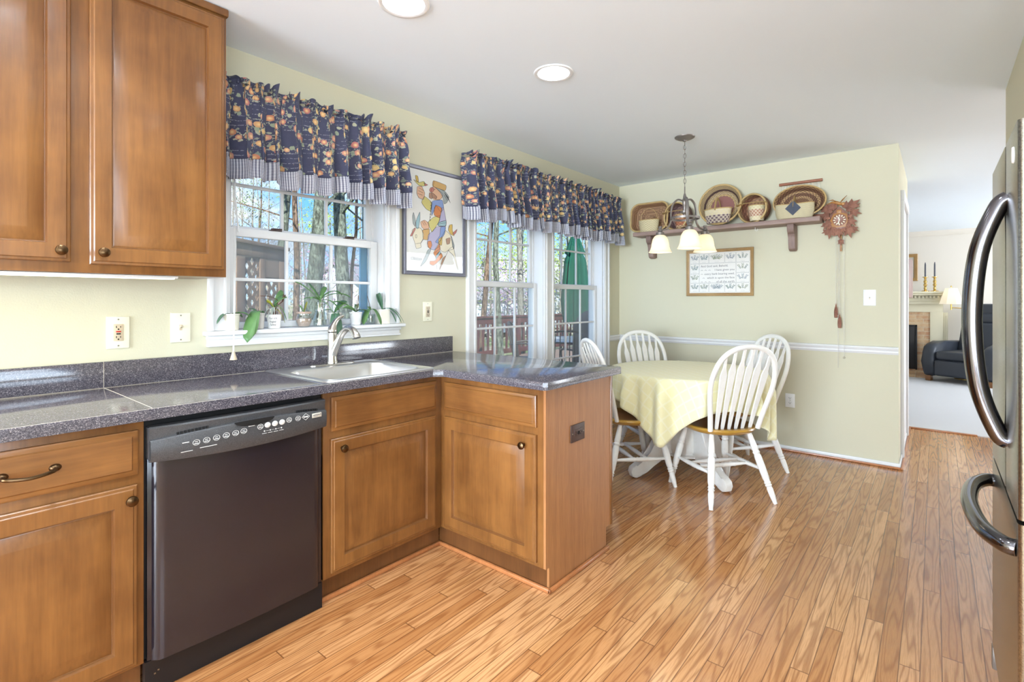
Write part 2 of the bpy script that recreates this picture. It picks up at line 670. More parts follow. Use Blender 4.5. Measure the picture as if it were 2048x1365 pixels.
M_wv_drumd = weave('dark_plum_weave', [(0, lin(150, 118, 106)), (.5, lin(130, 100, 96)), (.8, lin(176, 144, 106))], lin(64, 46, 46), 26, 9, .7, .4)
M_wv_oval = weave('open_oval_weave', [(0, lin(160, 118, 84)), (.3, lin(204, 164, 118)), (.42, lin(136, 96, 70)), (.58, lin(206, 168, 120)), (.7, lin(136, 96, 70)), (.88, lin(198, 156, 110))], lin(60, 40, 30), 54, 16, .75, .6)
M_wv_egg = weave('cream_rib_weave', [(0, lin(228, 216, 180))], lin(140, 118, 78), 16, 28, .75, .3)
M_wv_mix = weave('speckled_reed_weave', [(0, lin(214, 180, 140)), (.4, lin(190, 120, 86)), (.75, lin(206, 166, 122))], lin(110, 70, 52), 18, 12, .75, .6)
M_rim = wood('basket_rim_wood', lin(212, 184, 130), lin(180, 146, 92), (20, 20, 20), .6, coat=0)
M_pad = mat('mauve_basket_base', lin(152, 104, 96), .8)

# valance prints
m_, g = gmat('navy_fruit_print')
tc = g.n('TexCoord')
uv = tc.outputs['UV']
v1 = g.n('TexVoronoi', {'Vector': uv, 'Scale': 21.0, 'Randomness': .95}, voronoi_dimensions='2D')
nz = g.n('TexNoise', {'Vector': uv, 'Scale': 40.0, 'Detail': 3.0})
ch = g.sep(v1.outputs['Color'])
rad = g.m('MULTIPLY', g.m('MULTIPLY_ADD', ch[1], .14, .22), g.m('GREATER_THAN', ch[2], .3))
dist = g.m('ADD', v1.outputs['Distance'], g.m('MULTIPLY', g.m('SUBTRACT', nz.outputs['Fac'], .5), .22))
fruit = g.m('LESS_THAN', dist, rad)
fc = g.ramp(ch[0], [(0, lin(196, 128, 98)), (.22, lin(208, 160, 114)), (.42, lin(188, 118, 112)), (.6, lin(214, 186, 130)), (.8, lin(200, 140, 124))], 'CONSTANT')
shade_ = g.mix(g.m('SUBTRACT', 1.0, g.m('MULTIPLY', v1.outputs['Distance'], 4.2), clamp=True), fc, lin(238, 206, 146))
v2 = g.n('TexVoronoi', {'Vector': uv, 'Scale': 22.0, 'Randomness': 1.0}, voronoi_dimensions='2D')
c2h = g.sep(v2.outputs['Color'])
d2 = g.m('ADD', v2.outputs['Distance'], g.m('MULTIPLY', g.m('SUBTRACT', nz.outputs['Fac'], .5), .6))
leaf = g.m('MULTIPLY', g.m('LESS_THAN', d2, .2), g.m('GREATER_THAN', c2h[0], .62))
lc = g.ramp(c2h[1], [(0, lin(150, 160, 138)), (.5, lin(176, 176, 150)), (.8, lin(120, 132, 124))], 'CONSTANT')
pu = g.sep(uv)
ln = g.m('LESS_THAN', g.m('FRACT', g.m('ADD', g.m('MULTIPLY', pu[1], 46.0), g.m('MULTIPLY', nz.outputs['Fac'], .5))), .10)
n3 = g.n('TexNoise', {'Vector': uv, 'Scale': 9.0, 'Detail': 1.0})
n4 = g.n('TexNoise', {'Vector': uv, 'Scale': 150.0, 'Detail': 1.0})
n4b = g.n('TexNoise', {'Vector': uv, 'Scale': 85.0, 'Detail': 2.0})
ln = g.m('MULTIPLY', g.m('MULTIPLY', ln, g.m('GREATER_THAN', n3.outputs['Fac'], .52)), g.m('GREATER_THAN', n4.outputs['Fac'], .47))
navy = g.mix(g.m('MULTIPLY', nz.outputs['Fac'], .5), lin(58, 60, 84), lin(86, 89, 116))
c = g.mix(g.m('MULTIPLY', ln, .75), navy, lin(178, 180, 190))
halo = g.m('MULTIPLY', g.m('MULTIPLY', g.m('LESS_THAN', v1.outputs['Distance'], g.m('MULTIPLY', rad, 1.9)), g.m('GREATER_THAN', n4b.outputs['Fac'], .54)), g.m('GREATER_THAN', rad, .01))
c = g.mix(leaf, c, lc)
c = g.mix(halo, c, g.mix(ch[1], lin(186, 184, 158), lin(128, 140, 128)))
c = g.mix(fruit, c, shade_)
fin(g, c, .85, bump=nz.outputs['Fac'], bs=.1, bd=.002, sheen=.15)
M_print = m_

m_, g = gmat('navy_gingham')
tc = g.n('TexCoord')
pu = g.sep(tc.outputs['UV'])
a = g.m('LESS_THAN', g.m('FRACT', g.m('MULTIPLY', pu[0], 114.0)), .5)
b = g.m('LESS_THAN', g.m('FRACT', g.m('MULTIPLY', pu[1], 172.0)), .5)
s2 = g.m('MULTIPLY', g.m('ADD', a, b), .5)
c = g.ramp(s2, [(0, lin(236, 236, 238)), (.5, lin(150, 150, 166)), (1, lin(54, 54, 74))])
fin(g, c, .85, sheen=.15)
M_gingham = m_

# tablecloth: pale yellow damask squares
m_, g = gmat('yellow_damask')
tc = g.n('TexCoord')
pu = g.sep(tc.outputs['UV'])
fu = g.m('ABSOLUTE', g.m('SUBTRACT', g.m('FRACT', g.m('MULTIPLY', pu[0], 15.0)), .5))
fv = g.m('ABSOLUTE', g.m('SUBTRACT', g.m('FRACT', g.m('MULTIPLY', pu[1], 15.0)), .5))
li = g.m('GREATER_THAN', g.m('MAXIMUM', fu, fv), .42)
c = g.mix(li, lin(240, 232, 184), lin(243, 237, 200))
nz = g.n('TexNoise', {'Vector': tc.outputs['Object'], 'Scale': 300.0})
fin(g, c, .75, bump=nz.outputs['Fac'], bs=.05, bd=.001, sheen=.2)
M_cloth = m_

# distressed white chair paint
m_, g = gmat('worn_white_paint')
tc = g.n('TexCoord')
n1 = g.n('TexNoise', {'Vector': tc.outputs['Object'], 'Scale': 40.0, 'Detail': 6.0, 'Roughness': .75})
c = g.ramp(n1.outputs['Fac'], [(.27, lin(190, 172, 142)), (.33, lin(236, 232, 224)), (1, lin(246, 244, 240))])
fin(g, c, .4)
M_wpaint = m_
# chair seat: honey rim, darker saddle
m_, g = gmat('two_tone_seat_wood')
tc = g.n('TexCoord')
p = g.sep(tc.outputs['Object'])
rr = g.m('SQRT', g.m('ADD', g.m('POWER', p[0], 2.0), g.m('POWER', p[1], 2.0)))
n1 = g.n('TexNoise', {'Vector': g.vec(g.m('MULTIPLY', p[0], 4.0), g.m('MULTIPLY', p[1], 60.0), p[2]), 'Scale': 1.0, 'Detail': 3.0})
e = g.m('ADD', rr, g.m('MULTIPLY', g.m('SUBTRACT', n1.outputs['Fac'], .5), .05))
c = g.ramp(e, [(.12, lin(150, 92, 54)), (.17, lin(172, 122, 54)), (.2, lin(188, 144, 58))])
c = g.mix(g.m('MULTIPLY', n1.outputs['Fac'], .35), c, lin(132, 84, 36))
fin(g, c, .28, coat=.3)
M_seat = m_

M_shelf = wood('weathered_shelf_wood', lin(176, 150, 138), lin(118, 92, 84), (30, 1.6, 30), .55, .7, .5, 0)
M_shelfv = wood('weathered_bracket_wood', lin(160, 134, 122), lin(108, 84, 78), (20, 20, 2), .55, .7, .5, 0)
M_redwood = wood('red_brown_rod', lin(172, 112, 82), lin(140, 84, 60), (30, 2, 30), .45, coat=.1)
M_carved = wood('carved_walnut', lin(172, 122, 102), lin(116, 74, 60), (30, 30, 8), .45, .7, .5, .15)
M_carvedl = wood('carved_light_wood', lin(196, 142, 76), lin(160, 104, 52), (30, 30, 8), .45, .7, .5, .15)
M_goldframe = wood('gold_brown_frame', lin(186, 150, 94), lin(150, 112, 64), (12, 12, 12), .4)
M_greyframe = mat('grey_blue_frame', lin(112, 112, 124), .3, .3)
M_mahog = wood('red_mahogany', lin(128, 58, 42), lin(88, 36, 28), (20, 20, 2), .35)
M_paper = mat('drawing_paper', lin(234, 232, 226), .8)
M_linen = mat('sampler_linen', lin(240, 236, 230), .85)
M_ink = mat('ink', lin(70, 64, 66), .8)
M_leather = mat('black_leather', lin(52, 56, 64), .38, spec=.55)
M_carpet = paint('grey_carpet', lin(206, 204, 204), .95, .9, 260.0)
M_candle = mat('grey_candle_wax', lin(84, 84, 92), .5)
M_soot = mat('black_fire_screen', lin(48, 46, 46), .45, .3)

# brick
m_, g = gmat('fireplace_brick')
tc = g.n('TexCoord')
p = g.sep(tc.outputs['Object'])
bt = g.n('TexBrick', {'Vector': g.vec(p[1], p[2], 0.0), 'Color1': lin(206, 168, 130), 'Color2': lin(176, 122, 90), 'Mortar': lin(200, 182, 156),
                      'Scale': 1.0, 'Mortar Size': .006, 'Brick Width': .2, 'Row Height': .067, 'Bias': -.2})
nz = g.n('TexNoise', {'Vector': tc.outputs['Object'], 'Scale': 11.0, 'Detail': 5.0, 'Roughness': .7})
c = g.mix(g.ramp(nz.outputs['Fac'], [(.4, (0, 0, 0, 1)), (.65, (.8, .8, .8, 1))]), bt.outputs['Color'], lin(214, 190, 152))
fin(g, c, .8, bump=bt.outputs['Fac'], bs=-.4, bd=.006)
M_brick = m_


# plant greens
def leafmat(name, a, b, rough=.38, trans=.25):
    m, g = gmat(name)
    tc = g.n('TexCoord')
    n = g.n('TexNoise', {'Vector': tc.outputs['Object'], 'Scale': 22.0, 'Detail': 3.0})
    c = g.mix(n.outputs['Fac'], a, b)
    bs = fin(g, c, rough)
    t = g.n('BsdfTranslucent', {'Color': c})
    mx = g.n('MixShader', {'Fac': trans})
    o = [x for x in g.nt.nodes if x.bl_idname == 'ShaderNodeOutputMaterial'][0]
    g.nt.links.new(bs.outputs[0], mx.inputs[1])
    g.nt.links.new(t.outputs[0], mx.inputs[2])
    g.nt.links.new(mx.outputs[0], o.inputs[0])
    return m


M_leaf = leafmat('orchid_leaf', lin(84, 128, 72), lin(128, 168, 104))
M_leafd = leafmat('dark_orchid_leaf', lin(70, 104, 80), lin(104, 140, 108))
M_leafy = leafmat('yellowing_leaf', lin(150, 150, 40), lin(176, 170, 70))
M_stem = mat('brown_stem', lin(96, 62, 48), .6)
M_root = mat('silvery_root', lin(176, 182, 172), .6)
M_spring = leafmat('spring_leaf', lin(122, 150, 62), lin(176, 196, 96), .6, .4)
M_pinkfl = leafmat('redbud_blossom', lin(176, 142, 168), lin(206, 176, 200), .7, .4)
M_ever = leafmat('evergreen_needles', lin(92, 112, 74), lin(134, 150, 104), .7, .3)


def bark(name, a, b):
    m, g = gmat(name)
    tc = g.n('TexCoord')
    mp = g.n('Mapping', {'Vector': tc.outputs['Object'], 'Scale': (26, 26, 9)})
    n = g.n('TexNoise', {'Vector': mp.outputs[0], 'Scale': 1.0, 'Detail': 7.0, 'Roughness': .75, 'Distortion': .5})
    c = g.ramp(n.outputs['Fac'], [(.40, tuple(x * .3 for x in a[:3]) + (1,)), (.49, a), (.60, b)])
    fin(g, c, .9, bump=n.outputs['Fac'], bs=.8, bd=.03)
    return m


M_bark = bark('grey_green_bark', lin(84, 92, 82), lin(132, 144, 130))
M_barkb = bark('brown_bark', lin(98, 80, 66), lin(146, 124, 106))
M_barkg = bark('pale_grey_bark', lin(112, 112, 104), lin(160, 160, 150))
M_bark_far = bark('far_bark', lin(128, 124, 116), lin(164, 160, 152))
m_, g = gmat('lawn_and_leaf_litter')
tc = g.n('TexCoord')
n1 = g.n('TexNoise', {'Vector': tc.outputs['Object'], 'Scale': .35, 'Detail': 4.0})
n2 = g.n('TexNoise', {'Vector': tc.outputs['Object'], 'Scale': 9.0, 'Detail': 5.0})
c = g.ramp(n1.outputs['Fac'], [(.45, lin(176, 166, 140)), (.56, lin(138, 166, 84))])
c = g.mix(g.m('MULTIPLY', n2.outputs['Fac'], .6), c, lin(120, 112, 84))
fin(g, c, .95)
M_ground = m_
M_deck = wood('deck_boards', lin(150, 132, 116), lin(112, 94, 82), (2, 30, 30), .8, coat=0)
M_rail = wood('red_brown_rail', lin(92, 46, 44), lin(60, 30, 30), (10, 10, 10), .7, coat=0)
M_lattice = wood('grey_brown_lattice', lin(150, 128, 108), lin(110, 90, 76), (14, 14, 2), .85, coat=0)
M_green = mat('green_canvas', lin(0, 70, 56), .9)
M_cover = mat('brown_vinyl_cover', lin(92, 82, 76), .7)
M_patio = mat('dark_patio_iron', lin(60, 58, 58), .5, .4)
M_patiotop = mat('pale_patio_glass', lin(190, 200, 208), .2)
M_siding = mat('pale_blue_siding', lin(208, 222, 236), .7)
M_roof = mat('grey_roof_shingle', lin(150, 152, 158), .9)
M_blue = mat('plain_blue', lin(140, 212, 255), .5)

# ------------------------------------------------------------------ the shell
H = 2.4188
XR, XE, YF = -10.5, 6.4, -7.0


def wall_with_holes(mb, axis, c0, c1, a0, a1, z0, z1, holes):
    """slab between c0..c1 on one axis, a0..a1 along the other, holes=[(b0,b1,zb,zt)]"""
    def bx(p0, p1, q0, q1):
        if p1 - p0 < 1e-6 or q1 - q0 < 1e-6:
            return
        if axis == 'y':
            mb.box(p0, p1, c0, c1, q0, q1)
        else:
            mb.box(c0, c1, p0, p1, q0, q1)
    cur = a0
    for b0, b1, zb, zt in sorted(holes):
        bx(cur, b0, z0, z1)
        bx(b0, b1, z0, zb)
        bx(b0, b1, zt, z1)
        cur = b1
    bx(cur, a1, z0, z1)


def setting(name, mb, m, **k):
    o = mb.build(name, m, **k)
    o['kind'] = 'structure'
    return o


W1 = (-3.775, -2.90, 1.095, 2.08)          # window over the sink
W2 = [(-2.14, -1.31), (-1.185, -.33)]     # twin dining windows
W2Z = (.36, 2.08)
mb = MB()
wall_with_holes(mb, 'y', 0, .16, XR - .15, 6.55, -.15, H + .1, [W1, (W2[0][0], W2[1][1], W2Z[0], W2Z[1])])
setting('wall_left', mb, M_wall)
mb = MB()
mb.box(0, .12, -2.29, 0, -.05, H + .02)
mb.box(.12, 1.6, -2.29, -2.17, -.05, H + .02)
setting('wall_back', mb, M_wall)
mb = MB()
mb.box(-2.395, -.83, -2.93, -2.80, -.05, H + .02)
mb.box(-2.395, -2.30, -3.4, -2.93, -.05, H + .02)
mb.box(-.95, -.83, YF, -2.93, -.05, H + .02)
wall_with_holes(mb, 'y', -3.55, -3.4, XR, -2.30, -.05, H + .02, [(-6.25, -4.35, .8, 2.2)])
setting('wall_right', mb, M_wall)
mb = MB()
wall_with_holes(mb, 'x', XR - .15, XR, -3.55, 0, -.05, H + .02, [(-3.15, -.25, .45, 2.35)])
setting('wall_rear', mb, M_wall)
mb = MB()
mb.box(XE, XE + .15, YF, 0, -.05, H + .1)
mb.box(1.6, XE, -.15, 0, -.05, H + .1)
wall_with_holes(mb, 'y', YF - .15, YF, -.95, XE + .15, -.05, H + .1, [(-1.0 + .1, .7, .5, 2.3), (2.5, 5.5, .6, 2.3)])
setting('wall_living_room', mb, M_lwall)
mb = MB()
mb.box(XR, 1.6, YF, 0, -.06, 0)
setting('floor', mb, M_floor, smooth=0)
mb = MB()
mb.box(1.6, XE, YF, 0, -.06, .008, 0)
setting('floor_carpet', mb, M_carpet)
mb = MB()
mb.box(1.585, 1.625, -2.8, -2.29, 0, .011, .004)
setting('trim_1', mb, M_shoe)

CANS = [(-2.594, -.992), (-3.475, -.895), (-4.42, -.93), (-5.35, -.93), (-3.75, -2.05), (-4.75, -2.15), (-5.8, -2.1)]
CR = .085
mb = MB()
def _loop(pts):
    vs = [mb.v((x, y, H)) for x, y in pts]
    return [mb.bm.edges.new((vs[i], vs[(i + 1) % len(vs)])) for i in range(len(vs))]
es_ = _loop([(XR, YF), (XE, YF), (XE, 0), (XR, 0)])
for cx, cy in CANS:
    es_ += _loop([(cx + CR * cos(2 * pi * k / 32), cy + CR * sin(2 * pi * k / 32)) for k in range(32)])
bmesh.ops.triangle_fill(mb.bm, use_beauty=True, edges=es_)
setting('ceiling', mb, M_ceil, smooth=0)

# recessed lights
can_labels = ['white recessed ceiling light, the whole round one in view above the peninsula',
              'white recessed ceiling light cut by the top edge of the photo']
proto = None
for i, (x, y) in enumerate(CANS):
    lab = can_labels[i] if i < 2 else 'white recessed ceiling light added out of view for fill'  # cans after the first two are unseen, added for fill light
    t = thing('recessed_light', lab, 'ceiling light', (x, y, H), 0, 'recessed ceiling lights')
    M = TR((x, y, H))
    mb = MB(); mb.lathe([(CR - .006, .004), (CR - .004, -.004), (CR + .006, -.007), (CR + .014, -.005), (CR + .016, 0)], 40, M)
    mb.build('trim_ring', M_white_plastic, t)
    mb = MB(); mb.lathe([(CR - .004, -.002), (CR - .014, .03), (.055, .075), (.05, .08)], 40, M)
    mb.build('reflector', M_white_plastic, t, norm=False)
    mb = MB(); mb.lathe([(0, .078), (.03, .0765), (.052, .078)], 32, M)
    mb.build('lens', M_glow, t)
    area('can_lamp', (0, 0, .07), (0, 0, -1), .09, .09, 4 if i < 2 else 12, (.76, .89, 1), t, 'DISK', 180)

# trims on the back wall
mb = MB()
prof = [(0, 0), (.010, 0), (.013, .008), (.018, .016), (.016, .026), (.022, .036), (.026, .046), (.022, .056), (.008, .058), (0, .058)]
def rail(mb, prof, z, p0, p1, n):
    """extrude wall-moulding profile (out, up) from p0 to p1, n = outward normal"""
    A = [mb.v((p0[0] + n[0] * a, p0[1] + n[1] * a, z + b)) for a, b in prof]
    B = [mb.v((p1[0] + n[0] * a, p1[1] + n[1] * a, z + b)) for a, b in prof]
    k = len(prof)
    for i in range(k):
        mb.f([A[i], A[(i + 1) % k], B[(i + 1) % k], B[i]])
    mb.f(A); mb.f(B[::-1])
rail(mb, prof, .845, (0, -2.29), (0, 0), (-1, 0))
setting('trim_2', mb, M_trim)
mb = MB(); rail(mb, prof, .845, (-.235, 0), (-.022, 0), (0, -1)); setting('trim_3', mb, M_trim)
mb = MB(); mb.box(-.012, 0, -2.295, 0, 0, .042, .004); mb.box(0, 1.6, -2.302, -2.29, 0, .042, .004)
setting('baseboard_back', mb, M_trim)
mb = MB(); mb.box(-.026, -.012, -2.304, -.02, 0, .017, .005); mb.box(-.026, 1.6, -2.318, -2.303, 0, .017, .005)
setting('trim_4', mb, M_shoe)
mb = MB(); rail(mb, [(0, 0), (.012, 0), (.05, .05), (.06, .08), (0, .08)], H - .08, (XE, YF), (XE, 0), (-1, 0)); setting('trim_5', mb, M_lwall)
mb = MB(); mb.box(-2.2, -.26, -.012, 0, 0, .042, .004); setting('baseboard_left', mb, M_trim)

# white door with casing on the hall wall, seen edge-on
dr = struct('door_1', (.75, -2.29, 0))
mb = MB()
mb.box(.30, .38, -2.312, -2.289, 0, 2.05, .004); mb.box(1.14, 1.22, -2.312, -2.289, 0, 2.05, .004); mb.box(.296, 1.224, -2.315, -2.288, 2.04, 2.12, .004)
mb.build('door_casing', M_trim, dr)
mb = MB(); mb.rings(.76, 2.03, [(0, .02), (0, .004), (.10, .004), (.11, .010), (.14, .006)], TR((.38, -2.300, .005))); mb.build('door_leaf', M_trim, dr)


# ------------------------------------------------------------------ windows
def sash(name, parent, x0, x1, z0, z1, y, nx, nz, st=.045, top=.045, bot=.045):
    mb = MB()
    t = .03
    mb.box(x0, x0 + st, y, y + t, z0, z1, .004); mb.box(x1 - st, x1, y, y + t, z0, z1, .004)
    mb.box(x0 + st, x1 - st, y, y + t, z1 - top, z1, .004); mb.box(x0 + st, x1 - st, y, y + t, z0, z0 + bot, .004)
    gx0, gx1, gz0, gz1 = x0 + st, x1 - st, z0 + bot, z1 - top
    for i in range(1, nx):
        x = gx0 + (gx1 - gx0) * i / nx
        mb.box(x - .008, x + .008, y + .007, y + .023, gz0, gz1, .003)
    for j in range(1, nz):
        z = gz0 + (gz1 - gz0) * j / nz
        mb.box(gx0, gx1, y + .006, y + .022, z - .008, z + .008, .003)
    o = mb.build(name, M_trim, parent)
    mb = MB(); mb.box(gx0 - .004, gx1 + .004, y + .013, y + .016, gz0 - .004, gz1 + .004)
    mb.build('glass_pane', M_glass, o, smooth=0)
    return o


def jambs(mb, x0, x1, z0, z1, d=.16):
    mb.box(x0, x0 + .014, .004, d, z0, z1); mb.box(x1 - .014, x1, .004, d, z0, z1)
    mb.box(x0, x1, .004, d, z1 - .014, z1); mb.box(x0, x1, .004, d, z0, z0 + .014)
    mb.box(x0 + .014, x0 + .028, .095, .105, z0, z1); mb.box(x1 - .028, x1 - .014, .095, .105, z0, z1)


def casing(mb, x0, x1, z0, z1, w=.085):
    def strip(a0, a1, b0, b1, vert):
        mb.box(a0, a1, -.016, .003, b0, b1, .004)
    strip(x0 - w, x0 + .006, z0, z1, 1); strip(x1 - .006, x1 + w, z0, z1, 1)
    mb.box(x0 - w - .001, x1 + w + .001, -.017, .003, z1 - .006, z1 + w, .004)
    # raised outer back-band and inner bead
    for a, b in ((x0 - w - .002, x0 - w + .022), (x1 + w - .022, x1 + w + .002)):
        mb.box(a, b, -.026, -.001, z0, z1 + w - .02, .005)
    for a, b in ((x0 - .022, x0 - .006), (x1 + .006, x1 + .022)):
        mb.box(a, b, -.022, -.001, z0, z1 + .005, .005)
    mb.box(x0 - w - .003, x1 + w + .003, -.027, -.001, z1 + w - .022, z1 + w + .001, .005)


def lock(parent, x, y, z):
    mb = MB()
    mb.box(x - .03, x + .03, y + .004, y + .028, z, z + .006, .002)
    mb.tube([(x - .012, y + .016, z + .006), (x - .012, y + .016, z + .014)], .009, 10)
    mb.tube([(x - .012, y + .016, z + .012), (x + .032, y + .01, z + .012)], .0045, 6)
    mb.build('sash_lock', M_brownp, parent)


w1 = struct('window_1', ((W1[0] + W1[1]) / 2, 0, W1[2]))
x0, x1, z0, z1 = W1
mb = MB(); casing(mb, x0, x1, z0 + .02, z1); mb.build('casing', M_trim, w1)
mb = MB(); jambs(mb, x0, x1, z0, z1); mb.build('jamb', M_trim, w1)
mb = MB()
mb.box(x0 - .105, x1 + .11, -.055, -.0005, 1.095, 1.115, .006); mb.box(x0 + .001, x1 - .001, -.003, .10, 1.096, 1.1148)
mb.build('stool', M_trim, w1)
mb = MB(); mb.box(x0 - .088, x1 + .09, -.02, -.001, 1.045, 1.094, .004); mb.box(x0 - .092, x1 + .094, -.032, -.002, 1.076, 1.0945, .006); mb.box(x0 - .090, x1 + .092, -.026, -.0015, 1.0445, 1.057, .004)
mb.build('apron', M_trim, w1)
up_ = sash('upper_sash', w1, x0 + .016, x1 - .016, 1.575, z1 - .014, .105, 3, 2, .045, .05, .04)
lo_ = sash('lower_sash', w1, x0 + .016, x1 - .016, 1.118, 1.60, .055, 3, 2, .045, .042, .03)
lock(lo_, -3.52, .055, 1.60); lock(lo_, -3.1, .055, 1.60)
mb = MB(); mb.box(x0 + .03, x1 - .03, .140, .141, 1.13, 1.59); mb.build('insect_screen', M_screen, w1, smooth=0)
mb = MB(); mb.box(x1 - .075, x1 - .03, .142, .155, 1.12, 1.57); mb.build('blue_strip', M_blue, w1)  # even blue strip at the right edge of the lower pane
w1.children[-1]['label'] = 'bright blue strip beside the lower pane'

w2 = struct('window_2', (-1.235, 0, W2Z[0]))
mb = MB(); casing(mb, W2[0][0], W2[1][1], W2Z[0], W2Z[1], .09); mb.box(W2[0][0] - .11, W2[1][1] + .11, -.05, 0, W2Z[0] - .025, W2Z[0], .005)
mb.box(W2[0][0] - .09, W2[1][1] + .09, -.02, 0, W2Z[0] - .09, W2Z[0] - .025, .004); mb.build('casing', M_trim, w2)
mb = MB()
ma, mc = W2[0][1], W2[1][0]
mb.box(ma - .006, mc + .006, -.014, .16, W2Z[0], W2Z[1], .003); mb.box(ma + .012, ma + .028, -.022, 0, W2Z[0], W2Z[1], .004); mb.box(mc - .028, mc - .012, -.022, 0, W2Z[0], W2Z[1], .004)
mb.build('mullion_post', M_trim, w2)
for (a, b) in W2:
    mb = MB(); jambs(mb, a, b, *W2Z); mb.build('jamb', M_trim, w2)
    sash('upper_sash', w2, a + .016, b - .016, 1.36, W2Z[1] - .014, .105, 3, 2, .045, .05, .04)
    l2 = sash('lower_sash', w2, a + .016, b - .016, W2Z[0] + .014, 1.395, .06, 3, 3, .045, .042, .05)
    mb = MB(); mb.box(a + .03, b - .03, .140, .141, W2Z[0] + .02, 1.38); mb.build('insect_screen', M_screen, w2, smooth=0)

# plain frames of unseen windows; rear, side and hall ones added for fill
def far_window(name, axis, c, a0, a1, z0, z1):
    o = struct(name, ((c, (a0 + a1) / 2, z0) if axis == 'x' else ((a0 + a1) / 2, c, z0)))
    mb = MB()
    def bx(p0, p1, q0, q1, e=.05):
        if axis == 'x': mb.box(c - e, c, p0, p1, q0, q1, .004)
        else: mb.box(p0, p1, c - e, c, q0, q1, .004)
    bx(a0, a0 + .05, z0, z1); bx(a1 - .05, a1, z0, z1); bx(a0, a1, z0, z0 + .05); bx(a0, a1, z1 - .05, z1)
    bx((a0 + a1) / 2 - .03, (a0 + a1) / 2 + .03, z0, z1); bx(a0, a1, (z0 + z1) / 2 - .02, (z0 + z1) / 2 + .02)
    mb.build('window_frame', M_trim, o)
far_window('added_window_3', 'x', XR, -3.15, -.25, .45, 2.35)
far_window('added_window_4', 'y', -3.4, -6.25, -4.35, .8, 2.2)
far_window('window_5', 'y', YF, 2.5, 5.5, .6, 2.3)
far_window('added_window_6', 'y', YF, -.9 + .07, .7, .5, 2.3)

# ------------------------------------------------------------------ cabinets
DOOR = [(0, .02), (0, .006), (.004, .002), (.010, .0), (.058, 0), (.060, .007), (.062, .012), (.0645, .0125), (.068, .011), (.102, .0015), (.108, .0005)]
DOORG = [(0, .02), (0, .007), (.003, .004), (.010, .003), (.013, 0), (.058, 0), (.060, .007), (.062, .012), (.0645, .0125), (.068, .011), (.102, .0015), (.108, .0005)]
DRAW = [(0, .02), (0, .007), (.004, .005), (.014, .0035), (.018, 0)]
PEN = RZ(-pi / 2)


def knob(parent, p, n, lab=None):
    mb = MB()
    mb.lathe([(0, 0), (.007, 0), (.006, .008), (.0055, .012), (.013, .016), (.0165, .021), (.0155, .026), (.008, .030), (0, .031)], 20, axis_m(p, n))
    return mb.build('knob', M_bronze, parent)


def door(parent, M, w, h, name='door', prof=DOORG, m=None):
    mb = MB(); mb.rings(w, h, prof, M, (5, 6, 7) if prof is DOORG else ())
    return mb.build(name, [m or M_cab, M_groove], parent, smooth=30)


# upper cabinet
uc = thing('wall_cabinet', 'honey maple wall cabinet with two raised panel doors, hung left of the sink window', 'cabinet', (-4.35, -.16, 1.345))
mb = MB()
mb.box(-4.82, -3.902, -.305, -.005, 1.345, 2.405)
mb.box(-4.82, -3.9005, -.311, -.303, 1.345, 2.405, .001)
mb.box(-4.82, -3.893, -.322, -.005, 2.385, 2.416, .006)
mb.build('cabinet_box', M_cab, uc)
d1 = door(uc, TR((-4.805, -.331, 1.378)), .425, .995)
knob(d1, (-4.407, -.331, 1.414), (0, -1, 0))
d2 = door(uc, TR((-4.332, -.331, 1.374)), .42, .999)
knob(d2, (-4.298, -.331, 1.414), (0, -1, 0))
uc2 = thing('under_cabinet_light', 'slim lit strip light fixed under the wall cabinet', 'light', (-4.4, -.25, 1.345))
mb = MB(); mb.box(-4.75, -4.06, -.285, -.235, 1.335, 1.3445, .002); mb.build('light_body', M_white_plastic, uc2)
mb = MB(); mb.box(-4.74, -4.07, -.28, -.24, 1.332, 1.3365, .002); mb.build('light_tube', M_undercab, uc2)
area('under_cabinet_lamp', (0, -.01, -.018), (0, .06, -1), .66, .04, .36, (1, .78, .28), uc2, spread=170)

# base cabinets
def base_cab(name, label, x0, x1, open_top=False):
    t = thing(name, label, 'cabinet', ((x0 + x1) / 2, -.3, 0))
    mb = MB()
    top = .62 if open_top else .878
    mb.box(x0, x1, -.565, -.01, .105, top)
    mb.box(x0, x1, -.571, -.55, .105, .878, .001)
    mb.build('cabinet_box', M_cab, t)
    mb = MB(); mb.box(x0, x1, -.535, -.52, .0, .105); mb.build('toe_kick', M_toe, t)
    return t


bl = base_cab('base_cabinet', 'honey maple base cabinet with a bar handled drawer, left of the dishwasher', -4.785, -4.245)
d = door(bl, TR((-4.763, -.591, .711)), .50, .137, 'drawer', DRAW, M_cabh)
mb = MB()
hp = spline([(-4.567, -.593, .782), (-4.562, -.618, .779), (-4.515, -.626, .774), (-4.468, -.618, .779), (-4.459, -.593, .782)], 6)
mb.tube(hp, [.0052] * len(hp), 8)
for x in (-4.567, -4.459):
    mb.lathe([(0, 0), (.011, 0), (.010, .004), (.006, .010), (0, .012)], 14, axis_m((x, -.591, .782), (0, -1, 0)), 1.3, 1)
mb.build('bar_handle', M_bronze, d)
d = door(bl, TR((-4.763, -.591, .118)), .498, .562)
knob(d, (-4.285, -.591, .639), (0, -1, 0))

sc = base_cab('sink_cabinet', 'honey maple sink base cabinet in the corner right of the dishwasher', -3.63, -2.965, True)
door(sc, TR((-3.600, -.591, .711)), .575, .141, 'false_drawer_front', DRAW, M_cabh)
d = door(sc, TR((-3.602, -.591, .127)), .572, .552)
knob(d, (-3.556, -.591, .637), (0, -1, 0))

